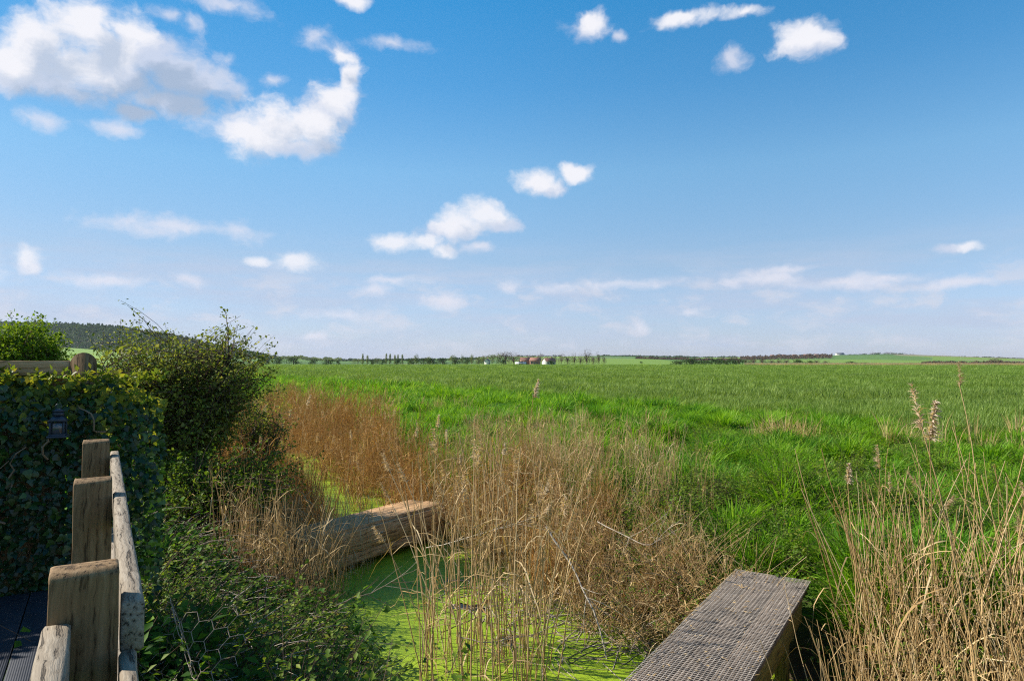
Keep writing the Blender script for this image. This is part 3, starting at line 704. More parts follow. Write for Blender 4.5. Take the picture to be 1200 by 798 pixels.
# right corner
x = r.uniform(1.0, 5.4, 1600); y = r.uniform(2.8, 5.6, 1600); s = ditch(x, y); k = (s > -1.5) & (s < 1.9) & (x > .95 + (y - 2.6) * .62) & (r.uniform(0, 1, 1600) < .35 + .25 * (x - 1)); x, y = x[k][:330], y[k][:330]
bed('straw_reed_thicket', [reed_clump(r, 6, 1.3, .16, .02, 1, rad=.0044) for _ in range(4)] + broken[:1], [M['straw'], M['plume']], x, y, 0, (.95 + .12 * np.maximum(x - 2, 0)), 'thicket of straw-coloured reeds right of the walkway', 13, .22)
# dry grass wisps in the verge of the wheat
dry = [tuft(r, 26, .75, .004, .18, .45, tint=(.3, 1)), tuft(r, 20, .6, .004, .2, .6, tint=(.2, .9))]
x1, y1 = patch(26, gx(915, 15), 15, .9, .6, 0, r); x2, y2 = patch(26, gx(1130, 14), 14, 2.2, 1.0, 0, r); x3, y3 = patch(30, gx(640, 17), 17, 3.0, 2.0, 0, r); x4, y4 = patch(50, gx(560, 10.5), 10.5, 1.6, 1.5, 0, r); x5, y5 = patch(40, gx(430, 26), 26, 4, 5, 0, r)
x, y = np.concatenate([x1, x2, x3, x4, x5]), np.concatenate([y1, y2, y3, y4, y5]); n = len(x)
scatter('dry_grass', dry, [M['straw']], np.column_stack([x, y, height(x, y)]), upright(n, r, .12), r.uniform(.7, 1.2, n), 'pale dry grass wisps standing in the green verge of the wheat field', 'dry grass', 14)

# pale stems fallen across one another in front of the brown thicket
n = 1100; x = r.uniform(-.9, 1.9, n); y = r.uniform(5.5, 7.8, n); k = (ditch(x, y) > r.choice([.2, .85, .95, 1.0], n)) & (ditch(x, y) < 1.9); x, y = x[k], y[k]; n = len(x)
a_ = r.uniform(0, 6.283, n); ti = r.uniform(.35, 1.25, n); L_ = r.uniform(.4, 1.05, n); t = np.linspace(0, 1, 7)[None, :, None]
d_ = np.column_stack([np.cos(a_) * np.sin(ti), np.sin(a_) * np.sin(ti), np.cos(ti)])
P = np.column_stack([x, y, height(x, y)])[:, None] + (d_ * L_[:, None])[:, None] * t - np.array([0, 0, 1.]) * (L_[:, None, None] * .35 * t ** 2) + np.cumsum(r.normal(0, .012, (n, 7, 3)), 1)
P[..., 2] = np.maximum(P[..., 2], WATER + .01)
g = MB(); v, f = tubes(P, .0054 * np.linspace(1, .5, 7)[None] * r.uniform(.6, 1.3, n)[:, None]); g.add(v, f, 0, np.repeat(r.uniform(.4, 1.1, n), 21))
o = g.build('fallen_stems', M['twig']); tag(o, 'pale grey stems fallen criss-cross in front of the brown thicket', 'dead stems', kind='stuff')

# single reeds
PROTO = []; TIPS = []
for k in range(10):
    st, lv, hd = reed_parts(r, 1.6, head=k in (0, 5), nleaf=2, rad=.0047)
    TIPS.append(tuple(st.v[0][-4:].mean(0)))
    PROTO.append((st.mesh('stem', M['straw']), [l.mesh('leaf', M['straw']) for l in lv], hd.mesh('seed_head', M['plume']) if hd else None))
FL = []
for k in range(4):
    st, lv, hd = reed_parts(r, 1.6, head=True, nleaf=1, rad=.0042, fluffy=True, lean=.08)
    FL.append((st.mesh('stem', M['straw']), [l.mesh('leaf', M['straw']) for l in lv], hd.mesh('seed_head', M['fluff'])))
first_reed = {}
def reed(x, y, z, sc, label, group, kind=0, rot=None, tilt=.08, src=PROTO):
    e = rot if rot is not None else (r.normal(0, tilt), r.normal(0, tilt), r.uniform(0, 6.28))
    o = empty('reed', (x, y, z), e, sc); tag(o, label, 'reed', group)
    st, lv, hd = src[kind % len(src)]
    link('stem', st, o)
    for l in lv: link('leaf', l, o)
    if hd: link('seed_head', hd, o)
    return o
def describe(o, kind, tip, x, y, sc, place, xm, ym):
    t = Matrix.Rotation(0, 3, 'X') @ o.rotation_euler.to_matrix() @ Vector(tip); H = sc * 1.6
    lean = 'left-leaning' if t.x < -.16 else 'right-leaning' if t.x > .16 else 'upright'
    hgt = 'tall' if H > 1.85 else 'short' if H < 1.55 else 'middling'
    o['label'] = '%s %s reed %s, %s row, %s of the reeds %s' % (hgt, lean, 'with a seed head' if kind in (0, 5) else 'without a head', 'front' if y < ym[0] else 'middle' if y < ym[1] else 'back', 'far left' if x < xm[0] else 'left centre' if x < xm[1] else 'right centre' if x < xm[2] else 'far right', place)
# reeds standing in the duckweed, in front of everything
n = 0
while n < 112:
    x_, y_ = r.uniform(-.75, .30), r.uniform(4.5, 6.2)
    if abs(float(ditch(x_, y_))) > 1.4 or (x_ < -.35 and y_ < 5.0): continue
    q = r.uniform(.95, 1.32)
    o = reed(x_, y_, -.85, q, 'reed', 'reeds standing in the duckweed', n)
    describe(o, n % len(PROTO), TIPS[n % len(PROTO)], x_, y_, q, 'in duckweed', (-.45, -.15, .12), (5.0, 5.6))
    n += 1
n = 0
while n < 150:
    y_ = r.uniform(2.9, 5.2); x_ = 1.0 + 3.6 * r.uniform(0, 1) ** .9; s_ = float(ditch(x_, y_))
    if s_ < -1.6 or s_ > 2.0 or x_ < .95 + (y_ - 2.6) * .62: continue
    q = min(r.uniform(.55, .95) * (1 + .32 * (x_ - 2.2)), 1.42)
    o = reed(x_, y_, hz1(x_, y_), q, 'reed', 'reeds right of the walkway', n, tilt=.19)
    describe(o, n % len(PROTO), TIPS[n % len(PROTO)], x_, y_, q, 'beside walkway', (1.9, 2.7, 3.5), (3.5, 4.3))
    n += 1
for (px, py, d, sc_, src, kind, lab) in [
    (1082, 478, 3.9, None, FL, 0, 'tall reed with a bent fluffy grey head standing apart right of the walkway'),
    (1153, 470, 3.7, None, PROTO, 0, 'tall reed with a narrow tan head near the right edge of the picture'),
    (1194, 455, 3.5, None, PROTO, 5, 'tallest reed with a long tan head at the right edge of the picture'),
    (1012, 545, 4.2, None, FL, 1, 'short reed with a small pale head left of the tall fluffy grey one'),
    (606, 450, 8.0, None, FL, 2, 'lone tall reed with a curled grey head rising above the grass bank'),
    (556, 490, 8.5, None, PROTO, 5, 'lone upright tan reed head above the left end of the brown thicket'),
    (318, 475, 11.0, None, FL, 3, 'reed with a white fluffy head beside the hawthorn bush'),
    (348, 466, 12.0, None, FL, 0, 'topmost white fluffy reed head over the rust brown reed bed'),
    (350, 479, 11.5, None, FL, 1, 'brightest white fluffy reed head over the rust brown reed bed'),
    (300, 510, 9.5, None, FL, 2, 'low white fluffy reed head in front of the hawthorn bush'),
    (405, 503, 10.0, None, FL, 3, 'drooping white fluffy reed head before the dark gap in the rust brown bed'),
    (513, 488, 9.5, None, FL, 0, 'small white fluffy reed head against the green bank'),
    (496, 500, 9.0, None, FL, 1, 'pair-topped white fluffy reed left of the brown thicket'),
    (526, 508, 9.0, None, FL, 2, 'pinkish white fluffy reed head at the left edge of the brown thicket'),
    (601, 520, 7.0, None, FL, 3, 'fluffy grey reed head in the middle of the brown thicket'),
    (548, 530, 7.5, None, FL, 1, 'pale reed head above the right end of the timber beam'),
    (622, 565, 6.6, None, FL, 0, 'grey reed head low in the brown thicket'),]:
    X_, Z_ = gx(px, d), CAM_Z + (424.5 - py) / 800 * d; z0 = hz1(X_, d)
    reed(X_, d, z0, max(.3, (Z_ - z0) / 1.68), lab, None, kind, (0, 0, r.uniform(0, 6.28)), src=src)

# dead branches across the lower middle
def branch(pts, rad, label, r, subs=7, name='dead_branch'):
    P = np.array(pts, float); t = np.linspace(0, len(P) - 1, 14); ii = np.minimum(t.astype(int), len(P) - 2); fr = (t - ii)[:, None]
    Q = P[ii] * (1 - fr) + P[ii + 1] * fr; Q[1:-1] = (Q[:-2] + Q[1:-1] * 2 + Q[2:]) / 4; Q = Q + r.normal(0, rad * .8, Q.shape)
    g = MB(); v, f = tubes(Q[None], (rad * np.linspace(1, .35, 14))[None], 5); g.add(v, f, 0, .9)
    o = g.build(name, M['twig'], smooth=True); tag(o, label, 'branch')
    for _ in range(subs):
        k = r.integers(2, 12); d = unit((Q[k + 1] - Q[k])[None])[0]; s3 = np.linspace(0, 1, 6)[:, None]; L = r.uniform(.15, .45)
        o3 = unit((d + rvec(1, r)[0] * .8)[None])[0]; q = Q[k] + o3 * L * s3 + rvec(1, r)[0] * L * .25 * s3 ** 2
        h = MB(); v, f = tubes(q[None], (rad * .45 * np.linspace(1, .4, 6))[None], 4); h.add(v, f, 0, r.uniform(.5, 1)); h.build('twig', M['twig'], o)
    return o
def pt(px, py, d): return (gx(px, d), d, CAM_Z + (424.5 - py) / 800 * d)
branch([pt(640, 615, 6.4), pt(672, 665, 6.2), pt(690, 700, 6.0), pt(712, 770, 5.7), pt(722, 800, 5.55)], .010, 'forked grey dead branch hanging from the brown thicket to the water', r, 12)
branch([pt(500, 640, 7.0), pt(560, 625, 6.6), pt(640, 600, 6.5)], .006, 'pale dead branch slanting up into the left side of the brown thicket', r, 8)
branch([pt(395, 705, 5.6), pt(440, 690, 5.8), pt(492, 662, 6.2)], .006, 'pale dead branch leaning out over the dark water from the near bank', r, 7)
branch([pt(285, 735, 4.8), pt(330, 765, 4.6), pt(400, 800, 4.4)], .006, 'pale dead stem lying across the dark nettles at the bottom', r, 5)
branch([pt(700, 610, 7.2), pt(760, 640, 6.6), pt(790, 610, 6.8)], .006, 'thin pale branch arching at the right of the brown thicket', r, 8)
branch([pt(535, 740, 5.2), pt(575, 750, 5.1), pt(640, 735, 5.3), pt(665, 705, 5.6)], .005, 'thin pale branch lying low over the duckweed', r, 6)

# ------------------------------------------------------------------ shrubs
def shrub(name, c, rad, nleaf, ntw, L, mleaf, label, cat, r, tw=.7, stems=7, z0=None, lobes=9, spiky=.3, tint=(0, 1)):
    c = np.array(c, float); rad = np.array(rad, float); z0 = hz1(c[0], c[1]) if z0 is None else z0
    root = empty(name, (c[0], c[1], z0)); tag(root, label, cat); off = np.array([0, 0, z0]) + np.array([c[0], c[1], 0])
    lo = unit(r.normal(size=(lobes, 3)) * [1, 1, .8]) * r.uniform(.35, .75, (lobes, 1)); lo[:, 2] = lo[:, 2] * .9 + .08; lr = r.uniform(.32, .55, lobes)
    lo[0] = 0; lr[0] = .6
    def inside(n):
        q = r.integers(0, lobes, n); return lo[q] + unit(r.normal(size=(n, 3))) * (lr[q] * r.uniform(.35, 1.02, n) ** .5)[:, None]
    g = MB(); base = np.column_stack([r.normal(0, .12, stems) * rad[0], r.normal(0, .12, stems) * rad[1], np.zeros(stems)])
    tip = inside(stems) * rad * .8 + [0, 0, c[2] - z0]; t = np.linspace(0, 1, 8)[None, :, None]
    P = base[:, None] * (1 - t) + tip[:, None] * t + np.cumsum(r.normal(0, .03, (stems, 8, 3)), 1) * rad.mean()
    v, f = tubes(P, np.linspace(.035, .012, 8)[None] * r.uniform(.6, 1.1, (stems, 1)), 6); g.add(v, f, 0, .3); g.build('trunk', M['bark'], root)
    T = inside(ntw) * rad + [0, 0, c[2] - z0]; q = r.integers(0, stems, ntw); k = r.integers(3, 8, ntw); A = P[q, k]
    dv = T - A; t = np.linspace(0, 1, 7)[None, :, None]
    out = unit(T - [0, 0, c[2] - z0]); ext = r.uniform(0, spiky, ntw) * (r.uniform(0, 1, ntw) < .5)
    T2 = T + out * ext[:, None] * rad.mean() * .6 + [0, 0, 1] * (ext * .25)[:, None]
    Q = A[:, None] * (1 - t) + T2[:, None] * t + np.cumsum(r.normal(0, .014, (ntw, 7, 3)), 1) * np.linalg.norm(dv, axis=1)[:, None, None] + np.array([0, 0, 1.]) * (.12 * np.sin(t * 3.14))
    g = MB(); v, f = tubes(Q, np.linspace(.008, .0022, 7)[None] * r.uniform(.6, 1.2, (ntw, 1)), 3); g.add(v, f, 0, np.repeat(r.uniform(0, 1, ntw), 21)); g.build('branches', M['bark'], root)
    q = r.integers(0, ntw, nleaf); tt = r.uniform(.35, 1.0, nleaf) ** .7 * 5.99; i0 = tt.astype(int); fr = (tt - i0)[:, None]
    C = Q[q, i0] * (1 - fr) + Q[q, np.minimum(i0 + 1, 6)] * fr + r.normal(0, .035, (nleaf, 3))
    Av = rvec(nleaf, r) + out[q] * .4; Nn = rvec(nleaf, r) * .7 + [0, 0, .8]
    Ls = L * r.uniform(.5, 1.2, nleaf); v, f = leaves(C, Av, Nn, Ls, Ls * .34)
    g = MB(); g.add(v, f, 0, np.repeat(r.uniform(*tint, nleaf), 4)); cr = g.build('crown', mleaf, root); cr['kind'] = 'stuff'
    return root
r = np.random.default_rng(61)
shrub('hawthorn_bush', (gx(207, 8.6), 8.6, 1.10), (1.20, 1.15, 1.22), 34000, 1900, .050, M['haw'], 'large hawthorn bush with sparse yellow-green leaves between the ivy and the reeds', 'bush', r, spiky=.26, lobes=15)
shrub('bramble_bush', (gx(250, 7.6), 7.6, .25), (1.05, .8, .78), 15000, 500, .042, M['bramble'], 'straggling bramble bush in front of the hawthorn, full of dead stalks', 'bush', r, spiky=.5)
shrub('elder_bush', (gx(4, 11), 11, 1.55), (1.0, 1.1, .98), 40000, 1000, .062, M['elder'], 'dense bright green bush behind the ivy-covered fence at the left edge', 'bush', r, spiky=.45)
shrub('pale_shrub', (gx(112, 12), 12, 1.25), (.8, .5, 1.15), 9000, 300, .05, M['elder'], 'small pale yellow shrub between the left bush and the hawthorn', 'bush', r, tint=(.8, 1.4), spiky=.4)
shrub('low_thorn_bush', (gx(300, 10.5), 10.5, .55), (.55, .5, .75), 5000, 300, .045, M['haw'], 'low thorny bush leaning out from the right side of the hawthorn over the reeds', 'bush', r, tint=(.3, 1.2), spiky=.5)

# ------------------------------------------------------------------ grass clumps one can pick out
for (px, py, d, h, lab) in [(878, 640, 6.4, .42, 'bright green tussock of long grass at the far end of the walkway'),
                            (915, 580, 8.2, .5, 'large bright tussock on the bank behind the end of the walkway'),
                            (700, 485, 19, .75, 'dark-hollowed tussock at the top of the grass bank'),
                            (1010, 600, 6.6, .4, 'grass tussock right of the walkway among the brambles')]:
    t_ = tuft(r, 260, h, .0042, .2, 1.0, segs=4, tint=(.3, .9)); x_ = gx(px, d)
    o = t_.build('grass_tussock', M['grass'], loc=(x_, d, hz1(x_, d))); tag(o, lab, 'grass tussock')

# ------------------------------------------------------------------ deck, railing, ivy fence
u = np.array([-.513, .858, 0]); vv = np.array([.858, .513, 0]); up = np.array([0, 0, 1.])
def frame(o, origin, xa, ya):
    """place object o with local axes x, y given in the world"""
    xa = np.array(xa); ya = np.array(ya); za = np.cross(xa, ya)
    m_ = Matrix(((xa[0], ya[0], za[0], origin[0]), (xa[1], ya[1], za[1], origin[1]), (xa[2], ya[2], za[2], origin[2]), (0, 0, 0, 1)))
    o.matrix_world = m_; return o
P1 = np.array([-.895, 1.33, 0]); DECK = .50
deck = empty('deck', (0, 0, 0)); tag(deck, kind='structure')
# boards run about along the railing
for k in range(16):
    w_ = .145; off = -.10 - k * (w_ + .006)
    L0, L1 = -2.6, 3.15
    g = MB(); box(g, (0, 0, 0), ((L1 - L0) / 2, w_ / 2, .012), bev=.002)
    c_ = P1 + u * (L0 + L1) / 2 + vv * (off - w_ / 2) + up * (DECK - .012)
    a_ = R(10); bd = g.build('deck_board', M['deck'], deck)
    frame(bd, c_, u, -vv)
g = MB(); box(g, (0, 0, 0), (2.9, .03, .08), bev=.004); jb = g.build('edge_joist', M['post'], deck); frame(jb, P1 + u * .3 + vv * (-.06) + up * (DECK - .12), u, -vv)

rail = empty('wooden_railing', tuple(P1)); tag(rail, 'weathered wooden railing of square posts and grey rails along the deck edge', 'railing')
bpy.context.view_layer.update()
def world_child(o): pass
def add_part(name, mb, mat, root, origin, xa, ya, smooth=False):
    o = mb.build(name, mat, None, smooth); o.parent = root
    xa = np.array(xa); ya = np.array(ya); za = np.cross(xa, ya)
    o.matrix_local = Matrix.Translation(-Vector(root.location)) @ Matrix(((xa[0], ya[0], za[0], origin[0]), (xa[1], ya[1], za[1], origin[1]), (xa[2], ya[2], za[2], origin[2]), (0, 0, 0, 1)))
    return o
def post_mesh(h, w, dth, rnd, r):
    """upright post along local x with a worn rounded top (rounded across the depth)"""
    mb = MB(); n = 9; xs = np.linspace(0, h, 12); v = []; 
    bev = .0035
    prof = [(-w / 2 + bev, -dth / 2), (w / 2 - bev, -dth / 2), (w / 2, -dth / 2 + bev), (w / 2, dth / 2 - bev), (w / 2 - bev, dth / 2), (-w / 2 + bev, dth / 2), (-w / 2, dth / 2 - bev), (-w / 2, -dth / 2 + bev)]
    rows = [(x_, 1, 1) for x_ in xs[:-1]] + [(h - dth * .5 * rnd * (1 - math.sin(a)), 1 if False else 1 - .10 * math.sin(a) ** 4, max(.04, math.cos(a)) if rnd else 1) for a in np.linspace(0, 1.5, 7)]
    for (x_, kw, kd) in rows: v += [(x_, p * kw, q * kd) for p, q in prof]
    v = np.array(v) + r.normal(0, .0007, (len(v), 3)); nr_ = len(rows)
    q = [(i * 8 + k, i * 8 + (k + 1) % 8, i * 8 + 8 + (k + 1) % 8, i * 8 + 8 + k) for i in range(nr_ - 1) for k in range(8)]
    mb.add(v, np.array(q)); mb.f.append(np.array([[(nr_ - 1) * 8 + k for k in range(8)]])); mb.m.append(np.zeros(1)); return mb
r = np.random.default_rng(71)
tops = [1.392, 1.380, 1.402]; Ds = [0, 1.294, 2.505]
for k, (dd, zt) in enumerate(zip(Ds, tops)):
    mb = post_mesh(zt - .1, .120, .085, .5, r)
    c_ = P1 + u * (dd + .043) + vv * .060 + up * .1
    add_part('post', mb, M['post'], rail, c_, up, vv)
def railpart(name, l0, l1, v0, v1, ztop, hgt, mat, rag=.0009, seg=14):
    g = MB(); box(g, (0, 0, 0), ((l1 - l0) / 2, (v1 - v0) / 2, hgt / 2), bev=.006, seg=seg, rag=rag, r=r)
    return add_part(name, g, mat, rail, P1 + u * (l0 + l1) / 2 + vv * (v0 + v1) / 2 + up * (ztop - hgt / 2), u, -vv, False)
railpart('rail', .0, 2.75, .124, .165, 1.316, .105, M['grey_rail'], seg=30)
railpart('rail', -1.2, -.004, .120, .152, 1.222, .11, M['grey_rail'])
railpart('rail', -1.2, -.004, -.008, .040, 1.296, .11, M['grey_rail'])
railpart('rail', .0, 2.75, .124, .166, .90, .10, M['grey_rail'])
# railpart('batten', -.035, -.005, -.026, -.009, 1.285, 1.1, M['pale'], 0, 3)

# fence behind the ivy: returns to the left from the round-topped post
RP = P1 + u * 3.42 + vv * (-.02)
fence = empty('wooden_fence', tuple(RP)); tag(fence, 'wooden fence with a round-topped post, buried in ivy behind the deck', 'fence')
def round_post(h, w, d, n=12):
    mb = MB(); out = [(0, -w / 2), (h - w / 2, -w / 2)] + [(h - w / 2 + math.sin(a) * w / 2, -math.cos(a) * w / 2) for a in np.linspace(.15, math.pi - .15, n)] + [(h - w / 2, w / 2), (0, w / 2)]
    m_ = len(out); a_ = [(x_, y_, -d / 2) for x_, y_ in out]; b_ = [(x_, y_, d / 2) for x_, y_ in out]
    mb.add(a_ + b_, [(k, (k + 1) % m_, m_ + (k + 1) % m_, m_ + k) for k in range(m_)])
    mb.f.append(np.array([list(range(m_))[::-1]])); mb.f.append(np.array([list(range(m_, 2 * m_))])); mb.m += [np.zeros(1), np.zeros(1)]; return mb
add_part('post', round_post(1.86, .14, .09), M['post'], fence, RP + up * 0, up, vv)
g = MB(); box(g, (0, 0, 0), (1.2, .03, .045), bev=.005, seg=16, rag=.0015, r=r); add_part('rail', g, M['beam'], fence, RP - vv * 1.27 + up * 1.765, vv, u, True)
for k in range(16):
    g = MB(); box(g, (0, 0, 0), (.80, .0735, .009), bev=.001); add_part('fence_board', g, M['post'], fence, RP - vv * (.16 + k * .148) + u * .045 + up * .90, up, vv)

# ivy
r = np.random.default_rng(81)
ivy = empty('ivy', tuple(RP + vv * (-.3))); tag(ivy, 'dark glossy ivy smothering the fence behind the deck, with new top leaves coloured sunlit yellow', 'ivy')
def ivy_surface(n):
    a = r.uniform(-2.6, .45, n)                                     # along vv from the post
    zt = 1.70 + .03 * wob(a, a * 0, .3, 2) - np.where(a > .05, (a - .05) ** 2 * 1.2, 0) + .05 * wob(a, a * 0, .12, 9)
    z = zt - (zt - .1) * r.uniform(0, 1, n) ** 1.6
    bulge = .15 + .07 * wob(a, z, .22, 6) + .10 * sstep(zt - z, 0, .35)
    dep = -bulge * r.uniform(.75, 1.08, n); top = (zt - z) < .06
    dep = np.where(top, r.uniform(-.2, .16, n), dep)
    # round the right end
    wrap = np.clip((a - .15) / .30, 0, 1); dep = dep + wrap ** 2 * .20
    back = r.uniform(0, 1, n) < np.where(a > .1, .35, .0); dep = np.where(back, -dep + .05, dep)
    return RP + vv * a[:, None] + u * dep[:, None] + up * z[:, None], a, z, zt, dep
def lobed(r):
    """one ivy leaf: five lobes, slightly cupped"""
    ang = np.array([-2.5, -1.75, -1.15, -.6, 0, .6, 1.15, 1.75, 2.5]); rd = np.array([.42, .52, .34, .46, .78, .46, .34, .52, .42]) * .5
    v = [(0, 0, 0)] + [(math.cos(a) * q + .0, math.sin(a) * q, -q * q * .5) for a, q in zip(ang, rd)]
    return np.array(v), np.array([(0, k, k + 1) for k in range(1, 9)] + [(0, 9, 1)])
LV, LF = lobed(r)
def place_leaves(P, r, size, droop=.5):
    n = len(P); Nn = unit(-u * 1.0 + rvec(n, r) * .65 + up * .35); A = unit(-up * droop + rvec(n, r) * .7); A = unit(A - Nn * (A * Nn).sum(1, keepdims=True)); B = np.cross(Nn, A)
    V = P[:, None] + size[:, None, None] * (A[:, None] * LV[None, :, :1] + B[:, None] * LV[None, :, 1:2] + Nn[:, None] * LV[None, :, 2:])
    F_ = (np.arange(n) * len(LV))[:, None, None] + LF[None]
    return V.reshape(-1, 3), F_.reshape(-1, 3), A, B, Nn
n = 17000; P, a_, z_, zt_, dep = ivy_surface(n); loc0 = np.array(ivy.location)
V, F_, *_ = place_leaves(P - loc0, r, r.uniform(.03, .095, n))
top = (r.uniform(0, 1, n) < np.interp(zt_ - z_, [0, .06, .2, .35], [.8, .6, .2, 0]))  # yellow leaf colour thinning downward paints the ivy's top as sunlit
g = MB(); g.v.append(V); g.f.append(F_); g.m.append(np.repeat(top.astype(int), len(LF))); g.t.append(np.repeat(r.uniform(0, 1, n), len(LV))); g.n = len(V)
fo = g.build('foliage', [M['ivy'], M['ivy_new_sunlit']], ivy); fo['kind'] = 'stuff'
lm = []
for k in range(4):
    g = MB(); q = LV.copy(); q[1:, 2] += r.normal(0, .02, 9); g.add(q, LF, 0, r.uniform(.2, 1)); lm.append(g.mesh('leaf', M['ivy']))
P, a_, z_, zt_, dep = ivy_surface(2200)
k = (a_ > -.75) & (dep < 0) & (zt_ - z_ > .06) & (z_ > .75); P = P[k][:280]
_, _, A, B, Nn = place_leaves(P, r, np.ones(len(P)))
for p, a1, b1, n1 in zip(P - u * .03, A, B, Nn):
    s_ = r.uniform(.075, .11); o = link('leaf', lm[r.integers(4)], ivy); p = p - loc0
    o.matrix_local = Matrix(((a1[0] * s_, b1[0] * s_, n1[0] * s_, p[0]), (a1[1] * s_, b1[1] * s_, n1[1] * s_, p[1]), (a1[2] * s_, b1[2] * s_, n1[2] * s_, p[2]), (0, 0, 0, 1)))
# woody stems and upright new shoots
ns = 9; a0 = r.uniform(-.9, .4, ns); t = np.linspace(0, 1, 8)[None, :, None]
S0 = RP + vv * a0[:, None] - u * .20 + up * r.uniform(.9, 1.5, ns)[:, None] - loc0; dv = vv * r.normal(0, .10, (ns, 1)) + up * r.uniform(.1, .35, (ns, 1)) - u * .03
Q = S0[:, None] + dv[:, None] * t + np.cumsum(r.normal(0, .020, (ns, 8, 3)), 1)
g = MB(); v, f = tubes(Q, np.linspace(.008, .003, 8)[None] * np.ones((ns, 1)), 4); g.add(v, f, 0, .7); g.build('stems', M['twig'], ivy)
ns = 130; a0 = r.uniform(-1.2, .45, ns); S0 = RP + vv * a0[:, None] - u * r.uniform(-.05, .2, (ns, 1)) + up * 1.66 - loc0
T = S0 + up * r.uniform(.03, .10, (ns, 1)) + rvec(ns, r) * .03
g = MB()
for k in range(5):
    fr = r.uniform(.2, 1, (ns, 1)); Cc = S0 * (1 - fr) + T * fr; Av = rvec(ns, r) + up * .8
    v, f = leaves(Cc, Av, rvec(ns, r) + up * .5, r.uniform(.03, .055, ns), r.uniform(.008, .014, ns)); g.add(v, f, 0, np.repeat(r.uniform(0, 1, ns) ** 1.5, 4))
g.build('new_shoots', M['ivy_new_sunlit'], ivy)['kind'] = 'stuff'

# lantern hanging in the ivy
LP = np.array(pt(70, 512, 3.93)); lan = empty('lantern', tuple(LP), (0, 0, R(22))); tag(lan, 'small grey-blue lantern with a peaked roof hanging in the ivy', 'lantern')
def lb(name, c, h, mat='lantern', par=lan, bev=.002):
    g = MB(); box(g, c, h, bev=bev); return g.build(name, M[mat], par)
lb('base', (0, 0, .008), (.066, .066, .008))
for sx in (-1, 1):
    for sy in (-1, 1): lb('pillar', (sx * .046, sy * .046, .072), (.006, .006, .056))
lb('plinth', (0, 0, .022), (.055, .055, .006))
lb('glass', (0, 0, .072), (.040, .040, .050), 'glass')
def frust(name, z0, z1, r0_, r1_, sides=4, rot=math.pi / 4):
    an = rot + np.arange(sides) * 2 * math.pi / sides
    v = [(math.cos(a) * r0_, math.sin(a) * r0_, z0) for a in an] + [(math.cos(a) * r1_, math.sin(a) * r1_, z1) for a in an]
    g = MB(); g.add(v, [(k, (k + 1) % sides, sides + (k + 1) % sides, sides + k) for k in range(sides)]); g.f += [np.array([list(range(sides))[::-1]]), np.array([list(range(sides, 2 * sides))])]; g.m += [np.zeros(1)] * 2
    return g.build(name, M['lantern'], lan)
frust('roof', .129, .172, .092, .040); frust('cap', .173, .205, .044, .036, 12); frust('dome', .206, .228, .05, .012, 12)
lan.scale = (.72,) * 3
an = np.linspace(0, math.pi * 2, 17); g = MB(); v, f = tubes(np.column_stack([np.cos(an) * .022, an * 0, .245 + np.sin(an) * .022])[None], np.full((1, 17), .002), 4); g.add(v, f); g.build('ring', M['lantern'], lan)

# ------------------------------------------------------------------ wire netting below the railing
r = np.random.default_rng(91)
g = MB(); S6 = .045; segs = []
for i in range(9):
    for j in range(5):
        cx_, cy_ = i * S6 * 1.5, j * S6 * math.sqrt(3) + (i % 2) * S6 * math.sqrt(3) / 2
        p = [(cx_ + S6 * math.cos(a), cy_ + S6 * math.sin(a)) for a in np.arange(0, 7) * math.pi / 3]
        for k in (0, 1, 2): segs.append((p[k], p[k + 1]))
        if j == 0: segs += [(p[4], p[5]), (p[3], p[4])]
def netp(q):
    a_, b_ = q; return np.array(pt(176, 800, 3.3)) + np.array([.92, -.35, .10]) * a_ + np.array([.02, .10, .98]) * b_ + np.array([.03, .1, 0]) * math.sin(a_ * 9 + b_ * 6) + np.array([0, .05, 0]) * math.cos(a_ * 5)
Q = np.array([[netp(a_), netp(b_)] for a_, b_ in segs]); v, f = tubes(Q, np.full(Q.shape[:2], .0017), 3); g.add(v, f)
nt_ = g.build('wire_netting', M['rustwire']); tag(nt_, 'torn hexagonal wire netting poking up from the nettles beside the railing', 'wire netting')

# ------------------------------------------------------------------ timber beam across the ditch
r = np.random.default_rng(92)
A = np.array([gx(338, 7.7), 7.7, 0]); B = np.array([gx(500, 9.7), 9.7, 0]); bd_ = unit((B - A)[None])[0]; pn = np.array([-bd_[1], bd_[0], 0]); Lb = np.linalg.norm(B - A)
bz = -.15
weir = empty('timber_beam', tuple((A + B) / 2)); tag(weir, 'heavy brown timber beam laid across the duckweed ditch', 'beam')
def wpart(name, off, w, zt, h, mat, l=1., rag=.0015):
    g = MB(); box(g, (0, 0, 0), (Lb / 2 * l, w / 2, h / 2), bev=.004, seg=24, rag=rag, r=r)
    return add_part(name, g, mat, weir, (A + B) / 2 + pn * off + up * (zt - h / 2), bd_, pn, False)
wpart('timber', -.155, .285, bz, .20, M['beam']); wpart('timber', .16, .28, bz - .014, .20, M['beam'])
wpart('face_board', -.325, .045, bz - .035, .25, M['beam']); wpart('face_board', -.321, .04, bz - .292, .12, M['beam'])
wpart('face_board', .325, .04, bz - .03, .36, M['beam'])
wpart('timber', 0, .50, bz - .215, .22, M['beam'], .98)
for k in (-.42, -.02, .38):
    g = MB(); an = np.arange(8) * math.pi / 4; v = [(math.cos(a) * .014, math.sin(a) * .014, 0) for a in an] + [(math.cos(a) * .014, math.sin(a) * .014, .01) for a in an]
    g.add(v, [(q, (q + 1) % 8, 8 + (q + 1) % 8, 8 + q) for q in range(8)]); g.f.append(np.array([list(range(8, 16))])); g.m.append(np.zeros(1))
    add_part('bolt', g, M['rustwire'], weir, (A + B) / 2 + bd_ * Lb * k - pn * .348 + up * (bz - .14), bd_, up)

